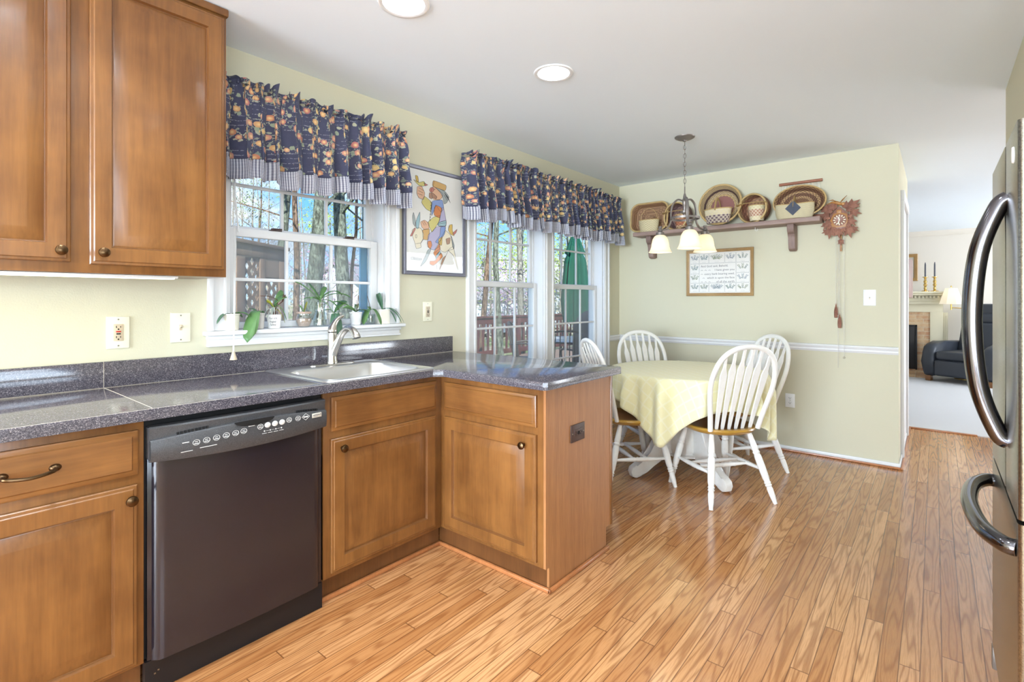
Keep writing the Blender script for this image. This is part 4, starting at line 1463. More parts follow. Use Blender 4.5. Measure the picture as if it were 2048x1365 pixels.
# drawing: outlines given in millimetre-like units of the sheet, mapped on the paper plane
YA = -.0144
def dp_(X_, Y_, lift=0): return on_y(790 + X_ * 160 / 840, 310 + Y_ * 260 / 1365, YA - lift)
AC = {}
def acol(n, *c): AC[n] = (len(AC), mat(n, lin(*c), .85)); return n
for n, c in dict(skin=(226, 182, 150), yellow=(216, 204, 130), tan=(212, 172, 112), grey=(170, 178, 176), blue=(138, 160, 208), lav=(186, 180, 206), orange=(212, 136, 84), cream=(232, 222, 196), brown=(178, 140, 116), ochre=(214, 180, 96), teal=(160, 190, 196), rose=(206, 132, 120)).items():
    acol('wash_' + n, *c)
SH = [('tan', [(405, 270), (535, 320), (525, 375), (398, 330)]),
      ('skin', [(400, 332), (430, 350), (475, 385), (500, 410), (492, 450), (465, 472), (410, 470), (395, 450), (380, 380)]),
      ('rose', [(362, 365), (378, 342), (402, 345), (408, 372), (390, 392), (368, 388)]),
      ('brown', [(362, 398), (398, 402), (440, 440), (430, 466), (402, 450), (382, 462), (358, 446)]),
      ('grey', [(430, 345), (520, 380), (566, 440), (545, 500), (516, 515), (500, 440), (478, 398)]),
      ('cream', [(530, 795), (580, 840), (605, 920), (612, 990), (560, 1002), (530, 1022), (488, 1012), (465, 970), (490, 860)]),
      ('brown', [(535, 885), (580, 872), (575, 930), (545, 940)]),
      ('tan', [(290, 790), (362, 780), (350, 890), (298, 885)]),
      ('lav', [(440, 755), (530, 755), (520, 830), (455, 930), (412, 1000), (360, 980), (338, 930), (350, 840), (385, 808)]),
      ('blue', [(480, 760), (530, 755), (520, 830), (455, 925), (425, 915), (470, 850)]),
      ('ochre', [(460, 885), (495, 862), (490, 950), (456, 935)]),
      ('blue', [(395, 485), (495, 475), (512, 560), (480, 600), (430, 530), (408, 590), (385, 640), (385, 560)]),
      ('lav', [(495, 560), (512, 560), (538, 700), (532, 750), (455, 745), (470, 660), (486, 600)]),
      ('teal', [(455, 712), (534, 690), (532, 745), (452, 745)]),
      ('yellow', [(310, 435), (385, 500), (375, 590), (330, 570), (280, 500)]),
      ('skin', [(235, 335), (280, 330), (312, 400), (300, 466), (250, 450), (230, 400)]),
      ('yellow', [(195, 258), (250, 290), (300, 278), (318, 300), (300, 328), (250, 320)]),
      ('ochre', [(215, 215), (240, 225), (248, 285), (222, 270)]),
      ('rose', [(314, 300), (345, 316), (312, 326)]),
      ('yellow', [(472, 640), (468, 690), (400, 800), (385, 806), (345, 712), (405, 655)]),
      ('orange', [(430, 528), (488, 560), (470, 662), (412, 632), (414, 562)]),
      ('skin', [(270, 705), (310, 685), (356, 720), (355, 775), (310, 785), (280, 755)]),
      ('orange', [(345, 910), (378, 906), (388, 950), (372, 985), (345, 965)]),
      ('orange', [(465, 930), (475, 990), (432, 1078), (405, 1030), (430, 985)]),
      ('teal', [(432, 1060), (470, 1010), (480, 1040), (425, 1090)]),
      ('orange', [(480, 1030), (500, 1070), (440, 1135), (400, 1162), (365, 1145), (370, 1115), (420, 1112)]),
      ('cream', [(180, 790), (215, 765), (270, 770), (300, 830), (295, 880), (270, 930), (275, 970), (225, 985), (210, 930), (185, 850)]),
      ('grey', [(195, 605), (215, 690), (215, 755), (190, 720), (184, 650)]),
      ('teal', [(260, 600), (262, 680), (245, 772), (224, 770), (220, 700)]),
      ('rose', [(160, 850), (205, 770), (215, 780), (180, 850)]),
      ('grey', [(380, 990), (330, 1110), (266, 1175), (310, 1080), (345, 1000)]),
      ('cream', [(612, 965), (640, 1100), (665, 1205), (655, 1195), (615, 1060), (560, 1002)]),
      ('brown', [(535, 1060), (500, 1140), (472, 1205), (466, 1200), (500, 1090)]),
      ('grey', [(590, 850), (622, 950), (618, 990), (604, 960)]),
      ('ochre', [(570, 740), (602, 732), (602, 790), (622, 850), (585, 835), (560, 790)]),
      ('rose', [(606, 822), (652, 782), (640, 820), (616, 842)])]
def smooth_loop(P, n=4):
    Q = [Vector((a, b, 0)) for a, b in P]
    m = len(Q); o = []
    for i in range(m):
        a, b, c, e = Q[i - 1], Q[i], Q[(i + 1) % m], Q[(i + 2) % m]
        for k in range(n):
            t = k / n
            m0, m1 = (c - a) * .22, (e - b) * .22
            v = b * (2 * t ** 3 - 3 * t * t + 1) + m0 * (t ** 3 - 2 * t * t + t) + c * (3 * t * t - 2 * t ** 3) + m1 * (t ** 3 - t * t)
            o.append((v.x, v.y))
    return o
SH = [(c, smooth_loop(P)) for c, P in SH]
mb = MB()
for k, (c, P) in enumerate(SH):
    mb.mi = AC['wash_' + c][0]
    mb.f([mb.v(dp_(a, b, .0001 + k * .00002)) for a, b in P])
mb.mi = len(AC)
def stroke(P, w=1.7, closed=True, lift=.0012):
    P = [Vector((a, b)) for a, b in P]
    n = len(P)
    for i in range(n if closed else n - 1):
        a, b = P[i], P[(i + 1) % n]
        d_ = b - a
        if d_.length < 1e-6: continue
        q = Vector((-d_.y, d_.x)).normalized() * w * .8
        mb.f([mb.v(dp_(*(a + q), lift)), mb.v(dp_(*(b + q), lift)), mb.v(dp_(*(b - q), lift)), mb.v(dp_(*(a - q), lift))])
for c, P in SH: stroke(P)
for P in ([(300, 885), (270, 930)], [(215, 935), (270, 925)], [(385, 500), (375, 590), (365, 690)], [(250, 345), (300, 375)], [(245, 375), (295, 400)], [(240, 405), (290, 425)], [(285, 700), (310, 740)], [(300, 690), (330, 740)],
          [(455, 712), (534, 690)], [(455, 728), (534, 712)], [(410, 1000), (470, 960)], [(415, 1030), (465, 990)], [(430, 1060), (455, 1020)], [(530, 1070), (560, 1005)], [(435, 1150), (442, 1205)], [(412, 275), (400, 330)], [(520, 400), (565, 455)], [(515, 420), (550, 480)], [(560, 780), (575, 745)]):
    stroke(P, 1.8, False)
for q in range(7): stroke([(520 + q * 6, 395 + q * 8), (540 + q * 7, 440 + q * 11)], 1.2, False)
stroke([(415 + 7 * cos(a * .785), 362 + 4 * sin(a * .785)) for a in range(8)], 1.5)
for k in range(7): # coat buttons
    stroke([(378 + 6 * cos(a) - k * 1.5, 500 + k * 31 + 7 * sin(a)) for a in (0, 1.57, 3.14, 4.71)], 1.5)
stroke([(222 + 8 * cos(a * .785), 855 + 20 * sin(a * .785)) for a in range(8)], 1.8)
stroke([(306 + 6 * cos(a * .785), 298 + 6 * sin(a * .785)) for a in range(8)], 1.6)
sgM = TR(on_y(790 + 222 * .1905, 310 + 1090 * .1905, YA - .0012)) @ RX(pi / 2)
mb.text('Obićan', .030, sgM, shear=.2)
mb.build('drawing', [AC[n][1] for n in AC] + [M_ink], pic, norm=False, smooth=0)
mb = MB(); mb.box(PX0 + .022, PX1 - .022, -.0175, -.0165, PZ0 + .022, PZ1 - .022); mb.build('glazing', M_picglass, pic, smooth=0)

# ------------------------------------------------------------------ herb sampler
FXW = Matrix(((0, 0, -1, 0), (-1, 0, 0, 0), (0, 1, 0, 0), (0, 0, 0, 1)))   # local x -> -y, y -> z, z -> -x (out of the dining wall)
sm = thing('framed_sampler', 'framed herb sampler with embroidered text on the dining wall under the shelf', 'picture', (0, -.997, 1.503))
SW, SHH = .586, .423
SM = TR((-.002, -.704, 1.2915)) @ FXW                        # origin bottom-left of the frame
frame(sm, SM @ Matrix(((1, 0, 0, 0), (0, 0, 1, 0), (0, -1, 0, .022), (0, 0, 0, 1))), SW, SHH, [(0, .022), (0, .004), (.005, 0), (.014, .001), (.018, .006), (.026, .008), (.028, .014)], M_goldframe)
mb = MB(); mb.box(.012, SW - .012, .012, SHH - .012, .001, .008, 0, SM); mb.build('linen', M_linen, sm, smooth=0)
M_thread = [mat('thread_' + n, lin(*c), .8) for n, c in dict(grey=(150, 152, 150), teal=(78, 112, 116), green=(116, 130, 92), blue=(104, 122, 138), text=(122, 116, 116)).items()]
mb = MB()
def srect(x, y, w, h, r=.006, t=.0011):
    P = rrect(x, x + w, y, y + h, r, 3)
    Q = rrect(x + t, x + w - t, y + t, y + h - t, r, 3)
    a = [mb.v(SM @ Vector((p[0], p[1], .0086))) for p in P]; b = [mb.v(SM @ Vector((p[0], p[1], .0086))) for p in Q]
    for k in range(len(P)):
        mb.f([a[k], a[(k + 1) % len(P)], b[(k + 1) % len(P)], b[k]])
def sleaf(x, y, a, l, w):
    c, s_ = cos(a), sin(a)
    mb.f([mb.v(SM @ Vector((x + p * c - q * s_, y + p * s_ + q * c, .0088))) for p, q in ((0, 0), (l * .5, w), (l, 0), (l * .5, -w))])
mx, my = .034, .034
IW, IH = SW - 2 * mx, SHH - 2 * my
cols = [0, .163, .33, .60, .785, 1.0]
rows = [0, .235, .48, .74, 1.0]
cells = []
for j in (0, 3):
    for i in range(5): cells.append((cols[i], rows[j], cols[i + 1], rows[j + 1]))
for j in (1, 2):
    for i in (0, 4): cells.append((cols[i], rows[j], cols[i + 1], rows[j + 1]))
rs_ = random.Random(5)
for ci, (a, b, c, d_) in enumerate(cells):
    X0_, Y0_, X1_, Y1_ = mx + a * IW + .001, my + b * IH + .001, mx + c * IW - .001, my + d_ * IH - .001
    mb.mi = 0; srect(X0_, Y0_, X1_ - X0_, Y1_ - Y0_)
    cx, bw_ = (X0_ + X1_) / 2, (X1_ - X0_)
    hh = Y1_ - Y0_
    mb.mi = 1 + ci % 3
    stems = 3 if bw_ < .11 else 5
    for s_ in range(stems):
        t = (s_ - (stems - 1) / 2) / max(1, (stems - 1) / 2)
        bx_, by_ = cx + t * bw_ * .08, Y0_ + hh * .28
        tx, ty = cx + t * bw_ * .33, Y0_ + hh * (.84 - .12 * abs(t))
        ang = atan2(ty - by_, tx - bx_); ln_ = math.hypot(tx - bx_, ty - by_)
        sleaf(bx_, by_, ang, ln_, .0007)
        for q in range(5):
            f_ = .25 + .18 * q
            mb.mi = 1 + (ci + (q % 2) * rs_.randint(0, 1)) % 3
            for sg in (-1, 1):
                sleaf(bx_ + (tx - bx_) * f_, by_ + (ty - by_) * f_, ang + sg * rs_.uniform(.6, 1.1), rs_.uniform(.010, .015), rs_.uniform(.0018, .003))
    mb.mi = 0
    for q in range(6): sleaf(cx - .017 + q * .006, Y0_ + hh * .11, 0, .0042, .0014)
mb.mi = 0
srect(mx + cols[1] * IW, my + rows[1] * IH, (cols[4] - cols[1]) * IW, (rows[3] - rows[1]) * IH)
mb.mi = 4
tx0, tx1 = mx + cols[1] * IW + .014, mx + cols[4] * IW - .012
ty1 = my + rows[3] * IH
for k, (line, al, ndash) in enumerate((('And God said, Behold,', 'LEFT', 0), ('I have given you', 'RIGHT', 3), ('every herb bearing seed,', 'RIGHT', 1), ('which is upon the face', 'RIGHT', 1), ('of all the earth', 'RIGHT', 3))):
    y = ty1 - .026 - k * .0355
    mb.text(line, .0265, SM @ TR((tx0 if al == 'LEFT' else tx1, y, .0088)), al)
    for q in range(ndash):
        bx_ = tx0 + (0 if ndash > 1 else (.0 if k == 2 else .016)) + q * .034
        for e in range(3): sleaf(bx_ + e * .0065, y, .5 if e % 2 else -.5, .008, .0022)
mb.build('embroidery', M_thread, sm, norm=False, smooth=0)

# ------------------------------------------------------------------ pendant
pcx, pcy = -1.150, -1.122
pd_ = thing('pendant_chandelier', 'grey bronze three shade chandelier hanging on a chain over the round table', 'chandelier', (pcx, pcy, H))
P0 = TR((pcx, pcy, 0))
mb = MB(); mb.lathe([(0, H - .034), (.012, H - .032), (.016, H - .024), (.05, H - .016), (.068, H - .006), (.070, H - .0005), (0, H - .0005)], 32, P0); mb.build('canopy', M_iron, pd_)
mb = MB()
zc, k = H - .03, 0
ln_ = .030
while zc - ln_ > 2.05:
    P = []
    for q in range(14):
        a = 2 * pi * q / 14
        lx, lz = .0085 * cos(a), (ln_ / 2 + .003) * sin(a)
        P.append(Vector((pcx, pcy, zc - ln_ / 2)) + Vector((lx * cos(k * pi / 2 + .4), lx * sin(k * pi / 2 + .4), lz)))
    mb.tube(P, .0021, 6, closed=True)
    zc -= ln_; k += 1
P = []
for q in range(16):
    a = 2 * pi * q / 16
    P.append(Vector((pcx, pcy, zc - .024)) + Vector((.012 * cos(a) * cos(.3), .012 * cos(a) * sin(.3), .030 * sin(a))))
mb.tube(P, .0035, 8, closed=True)
mb.tube([(pcx, pcy, H - .03), (pcx, pcy, zc)], .0012, 5)
mb.build('chain', M_iron, pd_)
zt_ = zc - .05
mb = MB(); mb.lathe([(0, zt_ + .01), (.006, zt_ + .006), (.011, zt_ - .012), (.013, zt_ - .03), (.017, zt_ - .036), (.017, zt_ - .075), (.012, zt_ - .082), (.012, zt_ - .115), (.03, zt_ - .118), (.03, zt_ - .133), (.014, zt_ - .140), (.007, zt_ - .160), (0, zt_ - .163)], 24, P0); mb.build('hub', M_iron, pd_)
mb = MB()
zr_ = 1.838
mb.lathe([(.096, zr_ - .007), (.102, zr_ - .007), (.102, zr_ + .007), (.096, zr_ + .007), (.096, zr_ - .007)], 48, P0)
mb.build('ring', M_iron, pd_)
M_shade, g = gmat('frosted_glass_shade')
b1_ = g.n('BsdfTranslucent', {'Color': lin(252, 246, 232)})
b2_ = g.n('BsdfPrincipled', {'Base Color': lin(250, 240, 218), 'Roughness': .3, 'Emission Color': (1, .92, .76, 1), 'Emission Strength': .05})
mxs = g.n('MixShader', {'Fac': .5})
g.nt.links.new(b1_.outputs[0], mxs.inputs[1]); g.nt.links.new(b2_.outputs[0], mxs.inputs[2])
oo = g.n('OutputMaterial'); g.nt.links.new(mxs.outputs[0], oo.inputs[0])
for yaw in (211, 331, 91):
    a = radians(yaw)
    dx, dy = cos(a), sin(a)
    R3 = lambda r, z: (pcx + dx * r, pcy + dy * r, z)
    mb = MB()
    ap = spline([R3(.013, zt_ - .045), R3(.05, zt_ - .032), R3(.085, zt_ - .06), R3(.100, zt_ - .11), R3(.101, 1.838), R3(.112, 1.80), R3(.14, 1.772), R3(.172, 1.768)], 6)
    mb.tube(ap, .0085, 8, flat=(.7, 1.25))
    arm = mb.build('arm', M_iron, pd_)
    Q = TR(R3(.182, 0))
    mb = MB(); mb.lathe([(0, 1.798), (.012, 1.796), (.014, 1.785), (.010, 1.778), (.016, 1.772), (.018, 1.762), (.013, 1.758), (.028, 1.752), (.030, 1.730), (.024, 1.728), (0, 1.728)], 24, Q); mb.build('shade_holder', M_iron, arm)
    mb = MB(); mb.lathe([(.026, 1.733), (.042, 1.722), (.055, 1.700), (.061, 1.672), (.064, 1.648), (.0655, 1.642), (.070, 1.628), (.078, 1.612), (.083, 1.606), (.081, 1.604), (.075, 1.612), (.066, 1.630), (.060, 1.650), (.057, 1.672), (.051, 1.698), (.039, 1.717), (.024, 1.728)], 36, Q)
    sh = mb.build('lamp_shade', M_shade, arm)
    pl_ = bpy.data.lights.new('bulb_light', 'POINT'); pl_.energy = .45; pl_.color = (1, .93, .82); pl_.shadow_soft_size = .02
    po_ = bpy.data.objects.new('bulb_light', pl_); COL.objects.link(po_); po_.parent = arm; po_.location = wm(arm).inverted() @ Vector(R3(.182, 1.632))
    mb = MB(); mb.lathe([(0, 1.640), (.016, 1.644), (.024, 1.660), (.022, 1.680), (.012, 1.704), (.011, 1.728)], 18, Q); mb.build('bulb', M_bulb, arm)

# ------------------------------------------------------------------ shelf
ZS = 1.905
shf = thing('wall_shelf', 'weathered wooden shelf on two scrolled brackets along the dining wall, holding baskets', 'shelf', (0, -1.03, ZS))
mb = MB(); mb.box(-.195, -.001, -1.815, -.245, ZS - .038, ZS, .006, seg=3); mb.build('shelf_board', M_shelf, shf)
BP = [(0, 0), (-.15, 0), (-.155, -.02), (-.148, -.055), (-.13, -.07), (-.112, -.074), (-.104, -.088), (-.100, -.11), (-.098, -.165), (-.09, -.195), (-.07, -.208), (-.04, -.212), (0, -.20)]
for y in (-.385, -1.60):
    mb = MB(); mb.prism(BP, .05, TR((0, y + .025, ZS - .038)) @ RX(pi / 2), .005); mb.build('bracket', M_shelfv, shf)
hk = thing('cup_hook', 'small white cup hook screwed under the wooden shelf', 'hook', (-.12, -1.33, ZS - .038))
mb = MB(); mb.tube([Vector((-.12, -1.33, ZS - .036)), Vector((-.12, -1.33, ZS - .058))] + [Vector((-.12, -1.33 - .010 + .010 * cos(q), ZS - .058 - .010 * sin(q))) for q in [i * .4 for i in range(1, 11)]], .0018, 6); mb.build('hook_wire', M_white_plastic, hk)


# ------------------------------------------------------------------ baskets
def open_basket(mb, prof, M, seg=40, sx=1, sy=1, th=.005):
    """thin double-walled lathe, outside then inside; UV v = 0 at the base"""
    mb.lathe(prof, seg, M, sx, sy)
    mb.lathe([(max(0, r - th), z + (th if i == 0 else 0)) for i, (r, z) in enumerate(prof)], seg, M, sx, sy)


def hoop(mb, M, rx, ry, z, r, seg=40, flat=(1, 1)):
    mb.tube([M @ Vector((rx * cos(2 * pi * k / seg), ry * sin(2 * pi * k / seg), z)) for k in range(seg)], r, 8, closed=True, flat=flat)


def bow_handle(mb, M, rx, z0, h, r=.005, flat=(1, 1), n=20, ry=0):
    P = [M @ Vector((rx * cos(pi * k / n), ry * cos(pi * k / n), z0 + h * sin(pi * k / n))) for k in range(n + 1)]
    mb.tube(P, r, 8, flat=flat)


GB = 'baskets on the dining wall shelf'
# standing on the rim, leaning back against the wall: local z points out of the mouth towards the room
def lean(y, z, tilt, x): return TR((x, y, z)) @ RY(-pi / 2 + tilt) @ RZ(pi / 2)


def tray_basket():
    t = thing('basket', 'shallow brown rectangular tray basket leaning at the left end of the shelf', 'basket', (-.06, -.372, ZS), 0, GB)
    w, h = .185, .135
    M = lean(-.372, ZS + .142, .14, -.035)
    mb = MB()
    L = lambda s_, z: [M @ Vector((x, y, z)) for x, y in rrect(-w * s_, w * s_, -h * s_, h * s_, .075 * s_, 6)]
    n = len(L(1, 0))
    def fn(i, j): return None
    loops = [L(.02, 0), L(.45, 0), L(.84, 0), L(.88, .004), L(.96, .05), L(1, .075)]
    R = [[mb.v(p) for p in l] for l in loops]
    for b_, (A, B) in enumerate(zip(R, R[1:])):
        for k in range(n):
            mb.f([A[k], A[(k + 1) % n], B[(k + 1) % n], B[k]], [(k / n, b_ / 5), ((k + 1) / n, b_ / 5), ((k + 1) / n, (b_ + 1) / 5), (k / n, (b_ + 1) / 5)])
    mb.build('tray_body', M_wv_tray, t, solid=.006)
    mb = MB(); mb.tube(L(1.01, .075), .009, 8, closed=True); mb.build('rim', M_rim, t)
tray_basket()
t = thing('basket', 'small cream basket with thin wire handle in front of the brown tray basket', 'basket', (-.135, -.385, ZS), 0, GB)
M = TR((-.135, -.385, ZS))
mb = MB(); open_basket(mb, [(0, .001), (.066, .001), (.070, .006), (.080, .06), (.084, .115)], M, 40, .62, 1.22); mb.build('basket_body', M_wv_cream, t)
mb = MB(); hoop(mb, M, .052, .103, .115, .004); mb.build('rim', M_rim, t)
mb = MB(); bow_handle(mb, M @ RZ(pi / 2), .088, .115, .115, .0025, n=6); mb.build('handle', M_rim, t)


def drum(label, y, body, lean_x, R, depth, name_group=GB):
    t = thing('basket', label, 'basket', (-.1, y, ZS), 0, name_group)
    M = TR((0, y, ZS + R + .004)) @ RZ(radians(-14)) @ TR((-.03, 0, 0)) @ RY(-pi / 2)
    mb = MB(); open_basket(mb, [(0, 0), (R * .55, 0), (R * .9, .008), (R, .03), (R, depth)], M, 44); mb.build('basket_body', body, t)
    mb = MB(); hoop(mb, M, R + .003, R + .003, depth, .008); mb.build('rim', M_rim, t)
    mb = MB(); bow_handle(mb, M @ TR((.035, 0, 0)) @ RZ(pi / 2), R + .004, depth, .075, .008, (.45, 1.6)); mb.build('handle', M_rim, t)
    return t
drum('dark plum round basket with hoop handle, lying on its side behind the chandelier', -.685, M_wv_drumd, -.05, .122, .115)
t = thing('basket', 'small speckled brown basket standing inside the plum basket behind the chandelier', 'basket', (-.135, -.700, ZS + .02), 0, GB)
M = TR((-.125, -.700, ZS + .013))
mb = MB(); open_basket(mb, [(0, .001), (.045, .001), (.049, .006), (.056, .07), (.058, .12)], M, 36); mb.build('basket_body', M_wv_mix, t)
mb = MB(); hoop(mb, M, .058, .058, .12, .004); mb.build('rim', M_rim, t)

t = thing('basket', 'large round tray basket with dark woven ring and mauve base, leaning on the wall', 'basket', (-.05, -1.04, ZS), 0, GB)
M = lean(-1.04, ZS + .178, .16, -.035)
mb = MB(); open_basket(mb, [(.105, .0), (.135, .012), (.155, .04), (.168, .072), (.176, .085)], M, 56); mb.build('basket_body', M_wv_round, t)
mb = MB(); mb.lathe([(0, -.002), (.108, -.002), (.110, .003), (0, .003)], 48, M); mb.build('base_board', M_pad, t)
mb = MB(); hoop(mb, M, .178, .178, .085, .009); hoop(mb, M, .110, .110, .005, .005); mb.build('rim', M_rim, t)
t = thing('basket', 'cream basket with purple woven band, in the round tray basket', 'basket', (-.14, -1.035, ZS + .02), 0, GB)
M = TR((-.138, -1.03, ZS + .022)) @ RZ(-.1)
mb = MB(); open_basket(mb, [(0, .001), (.072, .001), (.076, .006), (.084, .06), (.091, .125)], M, 44, .62, 1.32); mb.build('basket_body', M_wv_small, t)
mb = MB(); hoop(mb, M, .058, .121, .125, .005); mb.build('rim', M_rim, t)
mb = MB(); bow_handle(mb, M, .056, .11, .105, .0095, (1.6, .35)); mb.build('handle', M_rim, t)

drum('rust brown round basket with hoop handle, lying on its side right of the round tray', -1.345, M_wv_drum, -.05, .118, .115)
t = thing('basket', 'small cream and rust striped basket standing inside the rust brown basket', 'basket', (-.14, -1.345, ZS + .02), 0, GB)
M = TR((-.125, -1.345, ZS + .013))
mb = MB(); open_basket(mb, [(0, .001), (.050, .001), (.054, .006), (.062, .07), (.067, .128)], M, 36); mb.build('basket_body', M_wv_rust, t)
mb = MB(); hoop(mb, M, .067, .067, .128, .004); mb.build('rim', M_rim, t)

t = thing('basket', 'large oval openwork basket leaning on the wall at the right end of the shelf', 'basket', (-.05, -1.655, ZS), 0, GB)
M = lean(-1.655, ZS + .135, .12, -.04)
mb = MB(); open_basket(mb, [(0, 0), (.05, 0), (.10, .002), (.145, .012), (.17, .04), (.185, .07)], M, 60, 1.0, .70); mb.build('basket_body', M_wv_oval, t)
mb = MB(); hoop(mb, M, .187, .131, .07, .006); mb.build('rim', M_rim, t)
t = thing('basket', 'cream ribbed egg basket with dark blue woven diamond, in front of the oval basket', 'basket', (-.135, -1.635, ZS), 0, GB)
M = TR((-.132, -1.628, ZS + .002))
mb = MB()
def egg(i, j):
    a = 2 * pi * i
    v = j
    r = .88 + .12 * sin(min(1, v * 1.6) * pi / 2)
    zz = .118 * v
    dip = .008 * (abs(cos(a)) ** 4) * v
    return M @ Vector((.060 * r * cos(a) * (1 - .15 * v ** 3), .138 * r * sin(a), max(.0005, zz - dip)))
mb.grid(egg, 48, 16, closed=True)
mb.f([mb.v(egg(i / 24, 0) + Vector((0, 0, .001))) for i in range(24)])
mb.build('basket_body', M_wv_egg, t, solid=.006)
mb = MB(); mb.tube([egg(i / 48, 1) + Vector((0, 0, .002)) for i in range(48)], .0045, 8, closed=True); mb.build('rim', M_rim, t)
mb = MB(); bow_handle(mb, M, .052, .08, .092, .011, (1.6, .3)); mb.build('handle', M_rim, t)
M_eye = weave('dark_blue_diamond_weave', [(0, lin(96, 102, 116))], lin(62, 66, 80), 2, 14, .8, .3)
mb = MB()
DM = M @ TR((-.058, .0, .078)) @ RZ(0)
for k, s_ in enumerate((1, .72, .42)):
    lift = -.004 - .0025 * k
    q = [DM @ Vector(p) for p in ((lift + .010, 0, .062 * s_), (lift, -.056 * s_, .0), (lift - .004, 0, -.058 * s_), (lift, .056 * s_, .0))]
    vs_ = [mb.v(p) for p in q]; cv = mb.v(DM @ Vector((lift - .004, 0, 0)))
    for e in range(4):
        mb.f([vs_[e], vs_[(e + 1) % 4], cv], [(0, 0), (1, 0), (.5, 1)])
mb.build('woven_diamond', M_eye, t, solid=.003, smooth=0)
t.children[-1]['label'] = 'dark blue woven diamond'

# hanging with wooden rods behind the oval basket
hg = thing('wall_hanging', 'cream cloth hanging between two red brown rods behind the oval basket', 'wall hanging', (0, -1.65, 2.2))
mb = MB(); mb.tube([(-.014, -1.492, 2.218), (-.014, -1.805, 2.218)], .012, 12); mb.build('rod', M_redwood, hg)
mb = MB(); mb.tube([(-.014, -1.497, 1.932), (-.014, -1.803, 1.932)], .012, 12); mb.build('rod', M_redwood, hg)
mb = MB()
mb.grid(lambda i, j: Vector((-.010 - .004 * sin(i * 2 * pi * 13), -1.51 - .28 * i, 2.21 - .275 * j)), 104, 2)
mb.build('cloth', mat('cream_cloth', lin(236, 230, 208), .9), hg, norm=False, solid=.001)

# ------------------------------------------------------------------ cuckoo clock
CK = TR((-.002, -1.925, 1.88)) @ FXW     # local x right (-y), y up, z out of the wall
ck = thing('cuckoo_clock', 'carved brown cuckoo clock with leaves and bird right of the shelf', 'clock', (0, -1.925, 1.88))
mb = MB(); mb.prism([(-.052, -.075), (.052, -.075), (.06, .04), (0, .105), (-.06, .04)], .075, CK, .003); mb.build('clock_case', M_carved, ck)
mb = MB(); mb.prism([(-.048, -.062), (.050, -.062), (.058, .0), (.052, .038), (.03, .048), (-.035, .048), (-.058, .0)], .006, CK @ TR((0, 0, .075)), .002); mb.build('front_board', M_carvedl, ck)
mb = MB(); mb.box(-.016, .016, .046, .074, .074, .082, .002, CK); mb.build('cuckoo_door', M_carvedl, ck)
mb = MB(); mb.lathe([(.046, .080), (.046, .088), (.040, .090), (.030, .086), (0, .085)], 32, CK @ TR((.004, -.006, 0))); dial = mb.build('dial', M_carved, ck)
mb = MB()
for k in range(12):
    q = CK @ TR((.004, -.006, .0895)) @ RZ(k * pi / 6)
    mb.box(-.0035, .0035, .027, .041, -.004, .0012, .0005, q)
mb.build('numeral', M_ivory, dial)
mb = MB()
q = CK @ TR((.004, -.006, .093))
mb.prism([(-.002, 0), (.002, 0), (.0045, .018), (0, .026), (-.0045, .018)], .0012, q @ RZ(.25)); mb.prism([(-.002, 0), (.002, 0), (.004, .026), (0, .036), (-.004, .026)], .0012, q @ TR((0, 0, .0015)) @ RZ(2.9)); mb.lathe([(.005, -.002), (.005, .003), (0, .004)], 12, q)
mb.build('hand', M_ivory, dial)
def vine_leaf(mb, M, s, bend=.25):
    """five-lobed carved leaf with raised midribs, stalk at the origin, growing along +y"""
    lob = []
    for a, l in ((-128, .42), (-100, .66), (-78, .44), (-48, .84), (-24, .52), (0, 1.0), (24, .52), (48, .84), (78, .44), (100, .66), (128, .42)):
        t = radians(a)
        lob.append((sin(t) * l * s * .72, (cos(t) * l * .85 + .22) * s))
    c = mb.v(M @ Vector((0, .2 * s, .016 * s / .06 + .0)))
    n = len(lob)
    top = []; bot = []
    for i, (x, y) in enumerate(lob):
        z = (.004 if i % 2 else .010) * s / .06 - bend * (x * x + (y - .3 * s) ** 2) / s
        top.append(mb.v(M @ Vector((x, y, z)))); bot.append(mb.v(M @ Vector((x, y, z - .008))))
    st = mb.v(M @ Vector((0, -.12 * s, .004))); sb = mb.v(M @ Vector((0, -.12 * s, -.006)))
    for i in range(n - 1):
        mb.f([c, top[i], top[i + 1]]); mb.f([top[i], bot[i], bot[i + 1], top[i + 1]])
    mb.f([c, top[-1], st]); mb.f([c, st, top[0]])
    mb.f([top[-1], bot[-1], sb, st]); mb.f([st, sb, bot[0], top[0]])
    mb.f(bot[::-1] + [sb])
for x, y, z, rot, s in ((-.058, .078, .07, 60, .066), (-.078, .050, .06, 118, .060), (.062, .085, .07, -52, .076), (.082, .055, .06, -105, .056), (-.062, -.012, .07, 140, .062), (.070, -.005, .07, -140, .055), (-.056, -.070, .07, 168, .066), (.060, -.066, .07, -165, .070), (.0, -.082, .085, 182, .056), (-.03, -.066, .08, 150, .045), (.085, -.075, .065, -120, .045), (-.078, -.085, .065, 110, .040), (-.02, .098, .08, 65, .056), (.03, .10, .08, -60, .05), (-.075, -.035, .065, 100, .045)):
    mb = MB(); vine_leaf(mb, CK @ TR((x * .92, y * .95, z)) @ RZ(radians(rot)), s * 1.22); mb.build('carved_leaf', M_carved, ck, smooth=25)
for x, y, z, rot, s in ((-.045, .062, .088, 80, .04), (.05, .062, .088, -70, .042), (-.06, .02, .088, 110, .036), (.062, .022, .086, -110, .036), (-.052, -.045, .088, 130, .038), (.054, -.042, .088, -130, .038), (-.02, -.075, .092, 170, .036), (.026, -.074, .092, -165, .04), (-.09, .085, .055, 75, .045), (.095, .09, .055, -60, .045)):
    mb = MB(); vine_leaf(mb, CK @ TR((x, y, z)) @ RZ(radians(rot)), s); mb.build('carved_leaf', M_carved, ck, smooth=25)
mb = MB()
